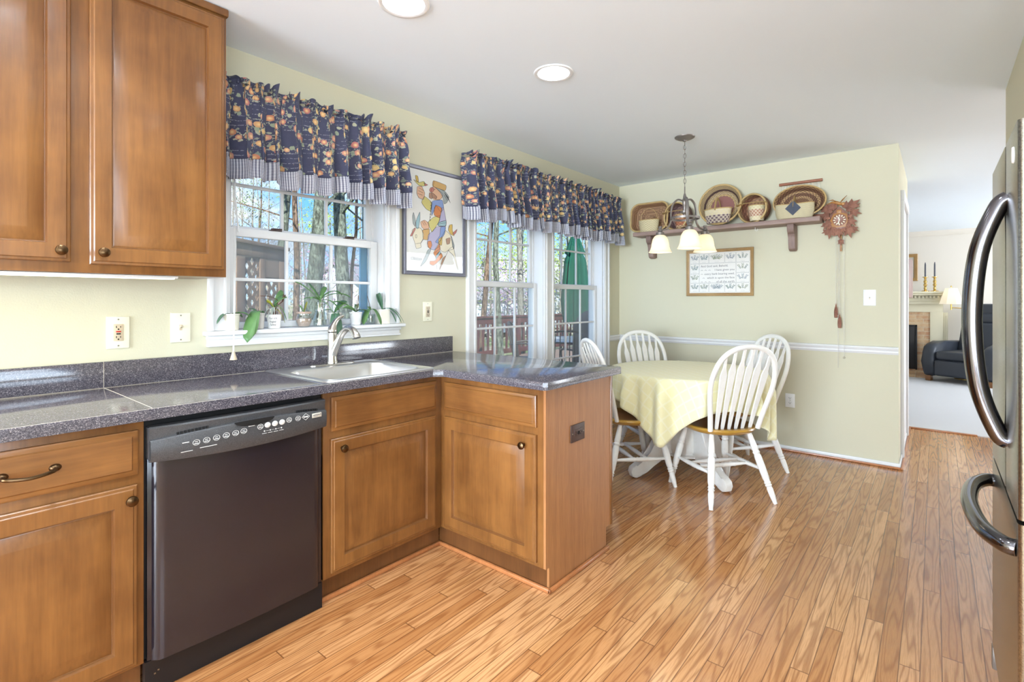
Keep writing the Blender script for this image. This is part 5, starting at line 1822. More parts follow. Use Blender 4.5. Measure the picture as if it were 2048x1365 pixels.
BD = CK @ TR((0, .128, .08)) @ Matrix.Scale(1.3, 4)
mb.tube([BD @ Vector(p) for p in ((-.062, -.002, -.005), (-.035, .006, 0), (-.012, .002, .002), (.006, -.006, 0), (.018, -.014, -.002))], [.002, .008, .013, .012, .006], 10)
mb.tube([BD @ Vector(p) for p in ((.004, -.002, 0), (.018, .016, 0), (.040, .040, -.002))], [.005, .010, .003], 8, flat=(.4, 1.4))
mb.tube([BD @ Vector(p) for p in ((-.010, .006, .01), (-.03, .018, .012), (-.052, .016, .01))], [.006, .010, .002], 8, flat=(.4, 1.3))
mb.lathe([(0, -.010), (.009, -.005), (.011, 0), (.008, .008), (0, .011)], 12, BD @ TR((.022, -.010, .004)))
mb.build('carved_bird', M_carvedl, ck)
mb = MB()
mb.box(-.006, .006, -.245, -.07, .035, .041, .001, CK @ TR((.008, 0, 0)))
rod = mb.build('pendulum', M_carvedl, ck)
mb = MB(); vine_leaf(mb, CK @ TR((.008, -.155, .042)) @ RZ(pi), .05); mb.build('pendulum_leaf', M_carved, rod, smooth=25)
mb = MB()
for x, z1 in ((-.024, 1.178 + .045), (.0, 1.10 + .045)):
    p = CK @ Vector((x, 0, .045)); mb.tube([(p.x, p.y, 1.80), (p.x, p.y, z1)], .0012, 5)
for x, z1 in ((-.010, .725), (.030, .813)):
    p = CK @ Vector((x, 0, .045)); mb.tube([(p.x, p.y, 1.80), (p.x, p.y, z1)], .0011, 5)
p = CK @ Vector((.030, 0, .045)); mb.tube([(p.x, p.y + .007 * cos(k * .524), .806 + .007 * sin(k * .524)) for k in range(12)], .0014, 6, closed=True)
mb.build('chain', M_iron, ck)
for x, zc_ in ((-.024, 1.17), (.0, 1.09)):
    p = CK @ Vector((x, 0, .045))
    prof = [(0, -.055)]
    for k in range(12):
        t = (k + .5) / 12
        r = .0155 * (sin(pi * min(1, t * .8 + .2)) ** .6)
        prof += [(r * .82, -.055 + .1 * k / 12 + .001), (r, -.055 + .1 * (k + .5) / 12)]
    prof += [(.006, .047), (0, .05)]
    mb = MB(); mb.lathe(prof, 16, TR((p.x, p.y, zc_))); mb.tube([(p.x, p.y + .005 * cos(k * .785), zc_ + .053 + .005 * sin(k * .785)) for k in range(8)], .0012, 6, closed=True); mb.build('pine_cone_weight', M_carved, ck)

# ------------------------------------------------------------------ dining table
TX, TY, TZ = -1.055, -1.09, .745
tb = thing('pedestal_table', 'round white painted pedestal table with four scrolled feet', 'table', (TX, TY, 0))
T0 = TR((TX, TY, 0))
mb = MB(); mb.lathe([(0, TZ - .028), (.50, TZ - .028), (.528, TZ - .022), (.533, TZ - .012), (.528, TZ - .002), (.52, TZ), (0, TZ)], 64, T0); mb.build('tabletop', M_wpaint, tb)
mb = MB(); mb.lathe([(.40, TZ - .085), (.42, TZ - .085), (.42, TZ - .028), (.40, TZ - .028), (.40, TZ - .085)], 48, T0); mb.build('apron', M_wpaint, tb)
mb = MB()
mb.lathe([(.20, TZ - .06), (.20, TZ - .085), (.12, TZ - .10), (.095, TZ - .14), (.12, TZ - .19), (.125, TZ - .22), (.105, TZ - .25), (.115, TZ - .27), (.115, .42), (.10, .41)], 32, T0)
mb.lathe([(.095, .43), (.135, .42), (.145, .40), (.145, .18), (.135, .15), (.09, .14), (0, .14)], 8, T0 @ RZ(pi / 8))
mb.lathe([(.10, .445), (.145, .44), (.155, .43), (.145, .415), (.12, .41)], 32, T0)
mb.lathe([(.0, .125), (.11, .125), (.15, .135), (.155, .15), (.12, .16)], 32, T0)
mb.build('pedestal', M_wpaint, tb)
FP_ = [(.10, .36), (.15, .385), (.20, .37), (.235, .32), (.262, .25), (.30, .17), (.36, .11), (.42, .095), (.452, .075), (.462, .045), (.45, .012), (.42, .0), (.38, .01), (.34, .045), (.28, .075), (.22, .10), (.17, .14), (.13, .15), (.10, .15)]
for a in (147, 237, 327, 57):
    M = T0 @ RZ(radians(a)) @ TR((0, .029, 0)) @ RX(pi / 2)
    mb = MB(); mb.prism(FP_, .058, M, .010); mb.build('foot', M_wpaint, tb)
# cloth
tc_ = thing('tablecloth', 'square pale yellow tablecloth draped over the round table', 'tablecloth', (TX, TY, TZ))
mb = MB()
RT_ = .536
half = .735
NA, NR = 220, 44
def cloth(i, j):
    a = 2 * pi * i
    ca, sa = cos(a - radians(4)), sin(a - radians(4))   # 0 along a corner-free axis offset below
    # square with corners at 4, 94, 184, 274 degrees
    q = a - radians(4) + pi / 4
    ed = half / max(abs(cos(q)), abs(sin(q)))
    ed = min(ed, half * 1.33)
    s_ = ed * j
    if s_ <= RT_:
        r, z = s_, TZ + .0025
        amp = 0
    else:
        o = s_ - RT_
        bend = min(o, .03)
        r = RT_ + .012 * (1 - math.exp(-o / .012))
        z = TZ + .0025 - max(0, o - .008)
        w = min(1, o / .16)
        f = sin(a * 16 + .6 + .9 * sin(a * 3)) * .65 + sin(a * 27 + 2.1 + o * 2) * .35
        corner = max(0, cos(4 * (a - radians(4)))) ** 2
        r += w * (.044 * f + .016) + corner * w * .03 * sin((a - radians(4)) * 20)
        z += .012 * w * f
    return Vector((TX + r * cos(a), TY + r * sin(a), z))
rows_ = []
c0_ = mb.v((TX, TY, TZ + .0025))
for j in range(1, NR + 1):
    t = j / NR
    rows_.append([mb.v(cloth(i / NA, t)) for i in range(NA)])
def cuv(i, j):
    a = 2 * pi * i / NA; q = a - radians(4) + pi / 4
    ed = min(half / max(abs(cos(q)), abs(sin(q))), half * 1.33) * j / NR
    return (ed * cos(q), ed * sin(q))
for i in range(NA):
    mb.f([c0_, rows_[0][i], rows_[0][(i + 1) % NA]], [(0, 0), cuv(i, 1), cuv(i + 1, 1)])
    for j in range(NR - 1):
        mb.f([rows_[j][i], rows_[j + 1][i], rows_[j + 1][(i + 1) % NA], rows_[j][(i + 1) % NA]], [cuv(i, j + 1), cuv(i, j + 2), cuv(i + 1, j + 2), cuv(i + 1, j + 1)])
mb.build('cloth', M_cloth, tc_, norm=False, smooth=70, solid=.0016)


# ------------------------------------------------------------------ chairs
def turned(mb, p0, p1, prof, seg=14):
    d_ = Vector(p1) - Vector(p0)
    L = d_.length
    mb.lathe([(r, t * L) for t, r in prof], seg, axis_m(p0, d_))
LEGP = [(0, .013), (.08, .0155), (.2, .019), (.27, .021), (.285, .0175), (.31, .0225), (.335, .0175), (.36, .0215), (.5, .0225), (.66, .0205), (.70, .0165), (.72, .021), (.735, .0165), (.755, .021), (.77, .015), (.80, .0185), (.9, .0165), (.97, .0125), (1, .012), (1, 0)]
STP = [(0, .009), (.12, .010), (.3, .0135), (.38, .015), (.41, .012), (.44, .016), (.47, .0125), (.5, .0165), (.53, .0125), (.56, .016), (.59, .012), (.62, .015), (.7, .0135), (.88, .010), (1, .009)]
chl = ['white arrow back chair with honey wood seat, nearest the camera by the yellow cloth',
       'white arrow back chair with honey wood seat, partly hidden behind the peninsula end',
       'white arrow back chair in the far corner by the window, behind the table',
       'white arrow back chair behind the nearest chair, close to the chair rail wall']
def make_chair():
    t = thing('dining_chair', chl[0], 'chair', (0, 0, 0), 0, 'arrow back chairs around the round table')
    # faces +x
    mb = MB()
    def outline(s_):
        P = []
        for k in range(48):
            a = 2 * pi * k / 48
            c, s__ = cos(a), sin(a)
            r = 1 / ((abs(c) ** 2.7 + abs(s__) ** 2.7) ** (1 / 2.7))
            x = r * c * .222
            y = r * s__ * (.225 + .014 * c)
            if c < -.2: y *= 1 - .16 * (-c - .2)
            if abs(s__) > .55 and -.4 < c < .75: y *= 1 - .03 * cos(c * 4)
            if c > 0: x *= 1 - .05 * (1 - abs(s__)) * 0 + .02
            P.append((x * s_, y * s_))
        return P
    ZT_ = .455
    lp = [Z3(outline(.80), ZT_ - .04), Z3(outline(.90), ZT_ - .036), Z3(outline(.975), ZT_ - .022), Z3(outline(1), ZT_ - .012), Z3(outline(.985), ZT_ - .003), Z3(outline(.95), ZT_), Z3(outline(.86), ZT_ - .002), Z3(outline(.70), ZT_ - .010), Z3(outline(.4), ZT_ - .013), Z3(outline(.05), ZT_ - .012)]
    loft(mb, lp, True, True)
    mb.build('seat', M_seat, t)
    top = {(1, 1): (.13, .145), (1, -1): (.13, -.145), (-1, 1): (-.13, .13), (-1, -1): (-.13, -.13)}
    bot = {(1, 1): (.225, .213), (1, -1): (.225, -.213), (-1, 1): (-.262, .222), (-1, -1): (-.262, -.222)}
    def lp_(k, f): return Vector((top[k][0] + (bot[k][0] - top[k][0]) * f, top[k][1] + (bot[k][1] - top[k][1]) * f, .425 * (1 - f)))
    for k in top:
        mb = MB(); turned(mb, lp_(k, -.01), lp_(k, 1), LEGP); mb.build('leg', M_wpaint, t)
    for s_ in (1, -1):
        mb = MB(); turned(mb, lp_((1, s_), .56), lp_((-1, s_), .54), STP, 12); mb.build('stretcher', M_wpaint, t)
    a = (lp_((1, 1), .56) + lp_((-1, 1), .54)) / 2; b = (lp_((1, -1), .56) + lp_((-1, -1), .54)) / 2
    a2 = lp_((1, 1), .5) * .72 + lp_((-1, 1), .5) * .28; b2 = lp_((1, -1), .5) * .72 + lp_((-1, -1), .5) * .28
    for dx in (.045, -.045):
        mb = MB(); turned(mb, a + Vector((dx, 0, 0)), b + Vector((dx, 0, 0)), STP, 12); mb.build('stretcher', M_wpaint, t)
    def bx_(z): return -.172 - .148 * ((z - .45) / .52) ** 1.05 if z > .45 else -.172
    half_ = [(.166, .448), (.184, .55), (.205, .65), (.216, .73), (.212, .80), (.190, .875), (.150, .928), (.10, .958), (.05, .972)]
    pts = [(y, z) for y, z in half_] + [(0, .976)] + [(-y, z) for y, z in half_[::-1]]
    P = spline([(bx_(z), y, z) for y, z in pts], 4)
    mb = MB(); mb.tube(P, .0165, 10, flat=(.85, 1.0)); mb.build('back_bow', M_wpaint, t)
    def bow_z(y):
        for (y0, z0), (y1, z1) in zip(half_, half_[1:] + [(0, .976)]):
            if z0 > .74 and y1 <= abs(y) <= y0:
                return z0 + (z1 - z0) * (y0 - abs(y)) / (y0 - y1)
        return .80
    for k in range(6):
        s_ = (k - 2.5) / 2.5
        yb, yt = s_ * .118, s_ * .150
        zt2 = bow_z(yt) - .004
        mb = MB()
        prof = [(0, .007), (.05, .010), (.22, .0125), (.5, .0175), (.66, .0205), (.74, .0215), (.80, .014), (.84, .0085), (1, .0075)]
        rr_ = []
        for f_, w in prof:
            z = .446 + (zt2 - .446) * f_
            y = yb + (yt - yb) * f_
            x = bx_(z) + (.02 * (1 - f_) * (1 if abs(s_) < .9 else .6)) * 1.0
            h_ = .0055
            rr_.append([(x - h_, y - w, z), (x + h_, y - w, z), (x + h_, y + w, z), (x - h_, y + w, z)])
        loft(mb, rr_, True, True)
        mb.build('slat', M_wpaint, t, smooth=25)
    return t


ch0 = make_chair()
for i, (x, y, a) in enumerate(((-1.309, -1.40, 52), (-1.452, -.852, -39), (-.79, -.76, 233), (-.684, -1.34, 141))):
    c = ch0 if i == 0 else copy_tree(ch0, None, chl[i])
    c.location = (x, y, 0)
    c.rotation_euler = (0, 0, radians(a))

# ------------------------------------------------------------------ orchids on the window stool
ZW = 1.1155


def strap(mb, base, yaw, L, w, rise, droop, n=16, cup=.25, twist=0):
    """one arching leaf: starts at base, heads along yaw, rises then droops"""
    b = Vector(base); dx, dy = cos(yaw), sin(yaw)
    side = Vector((-dy, dx, 0))
    rows = []
    for k in range(n + 1):
        t = k / n
        p = b + Vector((dx, dy, 0)) * (L * t * (1 - .12 * t)) + Vector((0, 0, 1)) * (L * (rise * t - droop * t * t))
        tb = .8 if droop > 1.15 else .6
        ww = w * (sqrt(max(.0004, 1 - ((t - tb) / (1 - tb)) ** 2)) if t > tb else .3 + .7 * sin(pi / 2 * t / tb))
        sd = (side * cos(twist * t) + Vector((0, 0, 1)) * sin(twist * t))
        rows.append([mb.v(p - sd * ww + Vector((0, 0, cup * ww))), mb.v(p), mb.v(p + sd * ww + Vector((0, 0, cup * ww)))])
    for A, B in zip(rows, rows[1:]):
        for q in (0, 1): mb.f([A[q], A[q + 1], B[q + 1], B[q]])


def orchid(label, x, y, pot, leaves, extra=None, cat='potted plant'):
    t = thing('potted_orchid', label, cat, (x, y, ZW), 0, 'plants on the window stool')
    pot(t, x, y)
    for (m, dz, yaw, L, w, r, d_, tw) in leaves:
        mb = MB(); strap(mb, (x, y, ZW + dz), radians(yaw), L, w, r, d_, twist=tw); mb.build('leaf', m, t, norm=False, smooth=60, solid=.0012)
    if extra: extra(t, x, y)
    return t


def cone_pot(rt, rb, h, m, ribs=0, soil=True, rim=True):
    def f(t, x, y):
        P = [(0, 0), (rb - .002, 0), (rb, .002)]
        if ribs:
            for k in range(ribs):
                z = h * (k + .5) / ribs; r = rb + (rt - rb) * (k + .5) / ribs
                P += [(r - .0012, h * k / ribs + .001), (r + .0008, z)]
        if rim: P += [(rt - .001, h - .008), (rt + .001, h - .006), (rt + .001, h - .001), (rt - .001, h), (rt - .004, h - .002), (rt - .006, h - .012)]
        else: P += [(rt, h - .001), (rt - .002, h), (rt - .004, h - .003), (rt - .006, h - .012)]
        mb = MB(); mb.lathe(P, 32, TR((x, y, ZW))); mb.build('pot', m, t, norm=False)
        if soil:
            mb = MB(); mb.lathe([(rt - .005, h - .012), (rt * .5, h - .006), (0, h - .004)], 16, TR((x, y, ZW))); mb.build('potting_bark', M_stem, t)
    return f


def roots(n, seed, sp=.06):
    def f(t, x, y):
        r = random.Random(seed)
        mb = MB()
        for k in range(n):
            a = r.uniform(0, 6.28); l = r.uniform(.4, 1) * sp
            z0 = ZW + .075
            mb.tube(spline([(x, y, z0), (x + cos(a) * l * .5, y + sin(a) * l * .3, z0 + r.uniform(.01, .035)), (x + cos(a) * l, y + sin(a) * l * .4, z0 - r.uniform(-.01, .03))], 4), .0014, 5)
        mb.build('air_roots', M_root, t)
    return f


M_cp = mat('cream_ceramic', lin(232, 224, 208), .35)
M_gp = mat('grey_ceramic', lin(196, 190, 182), .4)
M_clay = mat('brown_clay', lin(176, 150, 134), .6)
LD, LG, LY = M_leafd, M_leaf, M_leafy
orchid('cream pot with narrow drooping leaves, leftmost on the window stool', -3.763, -.012, cone_pot(.036, .031, .076, M_cp), [(LD, .07, 170, .075, .010, .95, 1.1, .3), (LD, .07, 200, .085, .010, .55, 1.0, 0), (LG, .07, 350, .10, .014, .55, .75, 0), (LG, .07, 20, .07, .010, .6, .8, 0)])
def pot2(t, x, y):
    cone_pot(.028, .023, .076, M_gp)(t, x, y)
orchid('grey pot with two big rounded green leaves hanging over the stool edge', -3.632, .005, pot2, [(LG, .075, 228, .115, .027, .75, 1.75, .1), (LG, .073, 222, .13, .028, .35, 1.35, .0), (LG, .075, 120, .06, .010, .9, .6, 0), (LG, .075, 40, .06, .008, .7, .8, 0)])
def ex3(t, x, y):
    roots(9, 3, .07)(t, x, y)
    mb = MB()
    mb.tube([(x, y, ZW + .06), (x + .004, y, ZW + .105)], [.008, .004], 8); mb.tube([(x + .045, y + .01, ZW + .128), (x + .052, y + .01, ZW + .168)], .0026, 6); mb.tube([(x + .045, y + .01, ZW + .128), (x + .062, y + .012, ZW + .164)], .0026, 6)
    mb.tube(spline([(x, y, ZW + .09), (x + .02, y + .005, ZW + .135), (x - .02, y + .005, ZW + .155), (x - .065, y + .005, ZW + .158)], 5), .0014, 5)
    mb.tube([(x, y, ZW + .1), (x + .045, y + .01, ZW + .13)], .002, 6)
    mb.build('stem', M_stem, t)
def pot3(t, x, y):
    cone_pot(.034, .028, .068, M_porc, rim=False)(t, x, y)
    pot = t.children[-2]
    mb = MB()
    for k, (w_, z) in enumerate((('faith', .050), ('hope', .034), ('love', .019))):
        a0_ = -2.25
        n = len(w_)
        for i, ch in enumerate(w_):
            rr = .0283 + (.034 - .028) * z / .068 + .0006
            aa = a0_ + (i - (n - 1) / 2) * .24
            mb.text(ch, .0165, TR((x + rr * cos(aa), y + rr * sin(aa), ZW + z)) @ RZ(aa + pi / 2) @ RX(pi / 2), shear=.25)
    mb.build('pot_lettering', M_ink, t, norm=False, smooth=0)
orchid('white lettered pot with a tall orchid, yellowing leaves and brown stem stubs', -3.560, -.002, pot3, [(LY, .10, 165, .04, .014, 1.35, .5, .8), (LG, .095, 120, .05, .010, 1.2, .4, .5), (LG, .115, 15, .085, .016, 1.0, .55, .7), (LG, .11, 350, .065, .016, .5, 1.6, .6), (LG, .10, 40, .11, .015, 1.2, .45, .9), (LY, .09, 340, .055, .012, .3, 1.5, .3), (LG, .08, 60, .05, .01, 1, .6, 0)], ex3)
def pot4(t, x, y):
    mb = MB(); mb.lathe([(0, .002), (.026, .002), (.034, .012), (.040, .032), (.038, .050), (.0325, .060), (.034, .074), (.036, .078), (.033, .078), (.030, .062)], 32, TR((x, y, ZW))); mb.build('pot', M_clear, t, norm=False)
    mb = MB(); mb.lathe([(0, .004), (.025, .004), (.037, .030), (.036, .044), (0, .046)], 28, TR((x, y, ZW))); mb.build('gravel', M_clay, t)
    mb = MB(); mb.lathe([(.034, .069), (.0365, .070), (.037, .077), (.0345, .079), (.0335, .070)], 28, TR((x, y, ZW))); mb.build('pot_rim', M_clay, t)
orchid('round brown banded glass pot with short upright shoots, centre of the stool', -3.408, -.004, pot4, [(LG, .075, 150, .03, .006, 1.6, .2, 0), (LY, .075, 20, .025, .006, 2.4, .2, 0), (LG, .075, 200, .035, .005, 1.3, .2, 0), (LY, .075, 0, .02, .005, 3.0, .2, 0)])
def potv(t, x, y):
    mb = MB(); mb.lathe([(0, .002), (.030, .002), (.034, .006), (.035, .04), (.028, .06), (.022, .085), (.026, .118), (.030, .128), (.028, .128), (.020, .086), (.026, .06), (.032, .04), (.030, .008), (0, .006)], 32, TR((x, y, ZW))); mb.build('vase', M_clear, t, norm=False)
    mb = MB(); mb.tube([(x - .004, y, ZW + .02), (x, y, ZW + .12), (x + .004, y, ZW + .16)], .004, 7); mb.build('stem', M_leaf, t)
orchid('clear glass vase with a large arching green spray, behind the faucet', -3.312, .008, potv, [(LG, .135, 155, .14, .013, 1.15, .45, .2), (LG, .135, 170, .10, .014, .55, .5, 0), (LG, .14, 40, .10, .014, 1.1, .4, .4), (LG, .14, 10, .17, .012, .9, .75, 0), (LG, .135, 350, .12, .011, .35, .8, 0), (LG, .13, 330, .09, .014, .3, 1.5, 0), (LG, .14, 110, .10, .013, 1.4, .4, .5), (LG, .14, 355, .20, .013, .6, .55, 0), (LG, .135, 200, .08, .011, .8, .7, 0)])
orchid('grey pot behind the faucet handle with hanging dark leaves', -3.232, .0, cone_pot(.036, .028, .072, M_gp), [(LD, .07, 235, .12, .018, .25, 1.45, .2), (LD, .07, 255, .115, .017, .5, 1.7, 0), (LG, .07, 20, .12, .020, 1.0, .5, .3), (LG, .07, 150, .06, .014, .9, .7, 0)])
def ex7(t, x, y):
    roots(6, 9, .05)(t, x, y)
    mb = MB(); mb.tube([(x + .008, y, ZW + .07), (x + .016, y, ZW + .165)], .002, 6); mb.tube([(x + .0, y, ZW + .07), (x + .004, y, ZW + .14)], .0014, 6); mb.build('stem', M_stem, t)
orchid('white ribbed pot right of the faucet with one upright dark spike', -3.103, -.004, cone_pot(.035, .025, .072, M_porc, 8), [(LG, .072, 165, .15, .014, .95, .6, .2), (LG, .072, 190, .11, .022, .55, .35, .5), (LG, .072, 10, .09, .018, .45, .45, 0), (LG, .072, 50, .07, .012, 1.1, .5, 0), (LD, .072, 340, .08, .016, .5, .5, 0)], ex7)
def pot8(t, x, y):
    mb = MB(); mb.lathe([(0, .002), (.020, .002), (.024, .008), (.026, .05), (.024, .056), (.0225, .05), (.021, .010), (0, .007)], 28, TR((x, y, ZW))); mb.build('pot', M_clear, t, norm=False)
def ex8(t, x, y):
    mb = MB(); mb.tube([(x, y, ZW + .03), (x - .006, y, ZW + .11), (x - .02, y + .005, ZW + .165)], .0014, 6); mb.build('stem', M_stem, t)
orchid('small clear glass pot with two downward green leaves, near the right end of the stool', -3.000, .004, pot8, [(LG, .085, 205, .085, .020, .25, 1.25, .25), (LG, .085, 300, .075, .018, .3, 1.5, .2), (LG, .08, 80, .04, .01, 1, .5, 0)], ex8)
def pot9(t, x, y):
    mb = MB(); loft(mb, [Z3(rrect(x - .034, x + .034, y - .028, y + .028, .006, 3), ZW + z) for z in (0, .084)] + [Z3(rrect(x - .031, x + .031, y - .025, y + .025, .005, 3), ZW + z) for z in (.084, .06)], True, True); mb.build('pot', M_cp, t, norm=False)
orchid('cream square pot with one upright and one trailing dark leaf, rightmost on the stool', -2.918, .004, pot9, [(LD, .08, 170, .03, .027, 3.6, .3, .3), (LD, .085, 100, .045, .022, 2.2, .2, .2), (LD, .085, 330, .125, .022, .35, 1.0, 0), (LD, .085, 345, .095, .018, .15, 1.0, 0), (LD, .083, 320, .14, .010, .5, 1.05, 0)])

# ------------------------------------------------------------------ living room seen through the opening
WX = XE
fp = thing('fireplace', 'cream painted brick fireplace with dentil mantel in the living room', 'fireplace', (6.25, -1.75, 0))
yR, yC = -2.61, -1.55
mb = MB()
mb.box(6.20, WX, yR + .06, yC - .35 + .9, .0, 1.28, .0)
mb.build('fireplace_body', M_cream, fp)
mb = MB(); mb.box(6.155, 6.21, -2.435, -.72, .012, 1.055); mb.build('brick_surround', M_brick, fp, smooth=0)
mb = MB(); mb.box(5.75, 6.16, -2.44, -.7, .0, .03, .004); mb.build('hearth', M_brick, fp)
mb = MB()
mb.box(6.14, 6.205, -2.60, -2.435, .0, 1.06, .004); mb.box(6.14, 6.205, -2.60, -.56, 1.055, 1.23, .004)
mb.box(6.17, 6.205, -2.66, -2.60, .0, 1.05, .004); mb.box(6.16, 6.2, -2.655, -2.635, .0, 1.0, .003)
mb.box(6.08, 6.205, -2.63, -.55, 1.185, 1.235, .01); mb.build('surround_trim', M_cream, fp)
mb = MB()
for k in range(42):
    y = -2.60 + k * .048
    mb.box(6.05, 6.09, y, y + .028, 1.285, 1.325, .003)
mb.box(6.085, 6.205, -2.63, -.55, 1.235, 1.33, .002)
mb.build('dentil_moulding', M_cream, fp)
mb = MB(); mb.box(5.97, 6.21, -2.67, -.5, 1.365, 1.395, .006); mb.box(6.0, 6.21, -2.65, -.52, 1.33, 1.367, .012); mb.build('mantel_shelf', M_cream, fp)
mb = MB(); mb.box(6.13, 6.16, -2.26, -1.0, .10, .83, .004); mb.build('fire_screen', M_soot, fp)
sc_ = fp.children[-1]
mb = MB(); mb.box(6.122, 6.135, -2.27, -2.245, .09, .84, .003); mb.box(6.122, 6.135, -2.27, -1.0, .815, .84, .003); mb.build('screen_frame', M_blackp, sc_)

for k, (y, lab) in enumerate(((-2.375, 'brass candlestick with dark grey taper on the mantel, left one of the pair'), (-2.495, 'brass candlestick with dark grey taper on the mantel, right one near the lamp'))):
    c = thing('candlestick', lab, 'candlestick', (6.08, y, 1.395), 0, 'brass candlesticks on the mantel')
    Q = TR((6.08, y, 1.395))
    mb = MB(); mb.lathe([(0, 0), (.055, 0), (.055, .008), (.03, .016), (.014, .022), (.018, .035), (.022, .06), (.012, .08), (.024, .10), (.026, .115), (.014, .13), (.022, .155), (.024, .17), (.012, .19), (.018, .205), (.012, .22), (.040, .235), (.040, .242), (.012, .244), (0, .244)], 20, Q); mb.build('holder', M_brass, c)
    mb = MB(); mb.lathe([(.0, .24), (.012, .24), (.011, .44), (.006, .475), (0, .485)], 14, Q); mb.build('candle', M_candle, c)

pt = thing('framed_painting', 'gold framed landscape print on the living room wall above the mantel', 'picture', (WX, -2.0, 1.8))
Mp = TR((WX - .003, -1.66, 1.583)) @ FXW
frame(pt, Mp @ Matrix(((1, 0, 0, 0), (0, 0, 1, 0), (0, -1, 0, .03), (0, 0, 0, 1))), .615, .46, [(0, .03), (0, .005), (.008, 0), (.03, .004), (.05, .012), (.055, .016)], M_goldframe)
mb = MB(); mb.box(.05, .565, .05, .41, .0, .010, 0, Mp); mb.build('mat_board', mat('grey_mat', lin(190, 182, 168), .9), pt)
m_, g = gmat('landscape_print')
tc = g.n('TexCoord'); p = g.sep(tc.outputs['UV'])
nz = g.n('TexNoise', {'Vector': tc.outputs['UV'], 'Scale': 9.0, 'Detail': 5.0})
h_ = g.m('ADD', p[1], g.m('MULTIPLY', g.m('SUBTRACT', nz.outputs['Fac'], .5), .35))
c = g.ramp(h_, [(0, lin(74, 88, 110)), (.2, lin(120, 136, 152)), (.4, lin(98, 116, 130)), (.62, lin(140, 152, 156)), (.72, lin(226, 208, 186))])
fin(g, c, .7); M_land = m_
mb = MB(); mb.f([mb.v(Mp @ Vector(q)) for q in ((.11, .09, .0105), (.49, .09, .0105), (.49, .38, .0105), (.11, .38, .0105))], [(0, 0), (1, 0), (1, 1), (0, 1)]); mb.build('print', M_land, pt, norm=False, smooth=0)

wp = thing('wall_plaque', 'narrow dark red wooden plaque on the hall wall at the living room opening', 'wall plaque', (1.42, -2.31, 1.45))
mb = MB(); mb.prism([(-.2, 0), (.16, 0), (.16, .02), (.10, .045), (-.12, .045), (-.2, .02)], .36, TR((1.40, -2.2895, 1.275)) @ Matrix(((1, 0, 0, 0), (0, -1, 0, 0), (0, 0, 1, 0), (0, 0, 0, 1))), .004); mb.build('plaque_board', M_mahog, wp)

# lamp
lx, ly = 5.98, -2.862
fl = thing('floor_lamp', 'brass swing arm floor lamp with lit white shade beside the black recliner', 'lamp', (lx, ly, .008))
L0 = TR((lx, ly, .008))
mb = MB(); mb.lathe([(0, 0), (.13, 0), (.13, .012), (.11, .022), (.03, .03), (.014, .05), (0, .05)], 32, L0); mb.build('base', M_brass, fl)
mb = MB(); mb.lathe([(.0, .03), (.012, .03), (.012, .78), (.018, .79), (.022, .82), (.022, 1.06), (.016, 1.08), (.012, 1.14), (0, 1.15)], 18, L0); mb.build('pole', M_brass, fl)
sx_, sy_ = lx - .01, ly + .165
mb = MB(); mb.tube([(lx, ly, 1.125), (lx + .02, ly + .06, 1.125), (sx_, sy_, 1.135)], .007, 8); mb.tube([(sx_, sy_, 1.10), (sx_, sy_, 1.28)], .010, 8); mb.build('swing_arm', M_brass, fl)
M_lsh, g = gmat('lit_fabric_shade')
b1_ = g.n('BsdfTranslucent', {'Color': lin(250, 240, 218)}); b2_ = g.n('BsdfPrincipled', {'Base Color': lin(246, 238, 220), 'Roughness': .8, 'Emission Color': (1, .9, .72, 1), 'Emission Strength': .3})
mxs = g.n('MixShader', {'Fac': .5}); g.nt.links.new(b1_.outputs[0], mxs.inputs[1]); g.nt.links.new(b2_.outputs[0], mxs.inputs[2]); oo = g.n('OutputMaterial'); g.nt.links.new(mxs.outputs[0], oo.inputs[0])
mb = MB(); mb.lathe([(.165, 1.19), (.160, 1.195), (.082, 1.44), (.080, 1.443)], 8, TR((sx_, sy_, 0)) @ RZ(pi / 8)); mb.build('lamp_shade', M_lsh, fl, smooth=0)
mb = MB(); mb.lathe([(0, 1.455), (.010, 1.465), (.008, 1.48), (0, 1.487)], 12, TR((sx_, sy_, 0))); mb.tube([(sx_, sy_, 1.28), (sx_, sy_, 1.46)], .003, 6); mb.build('finial', M_brass, fl)
mb = MB(); mb.lathe([(0, 1.28), (.02, 1.285), (.03, 1.31), (.024, 1.35), (0, 1.365)], 14, TR((sx_, sy_, 0))); mb.build('bulb', M_bulb, fl)

# recliner
RC = thing('recliner', 'black leather recliner armchair on the grey living room carpet', 'armchair', (5.62, -2.93, .008), radians(153))
RM = wm(RC)
def pil(mb, x0, x1, y0, y1, z0, z1, r, M=RM, seg=4):
    mb.box(x0, x1, y0, y1, z0, z1, r, M, seg)
for sy in (-1, 1):
    mb = MB()
    ya, yb = (-.46, -.29) if sy < 0 else (.29, .46)
    ap = [(-.42, .08), (.36, .08), (.40, .14), (.42, .3), (.42, .44), (.38, .53), (.28, .585), (.1, .605), (-.42, .60)]
    mb.prism(ap, .17, RM @ TR((0, yb, 0)) @ RX(pi / 2), .045)
    mb.build('armrest', M_leather, RC, smooth=75)
mb = MB(); pil(mb, -.30, .40, -.295, .295, .09, .34, .03); pil(mb, .36, .425, -.288, .288, .10, .33, .028); mb.build('footrest', M_leather, RC, smooth=75)
mb = MB(); pil(mb, -.30, .415, -.292, .292, .33, .47, .06); mb.build('seat_cushion', M_leather, RC, smooth=75)
BK = RM @ TR((-.26, 0, .42)) @ RY(radians(-16))
mb = MB(); pil(mb, -.10, .08, -.30, .30, -.02, .50, .07, BK); pil(mb, -.16, -.06, -.30, .30, -.3, .55, .05, BK); mb.build('backrest', M_leather, RC, smooth=75)
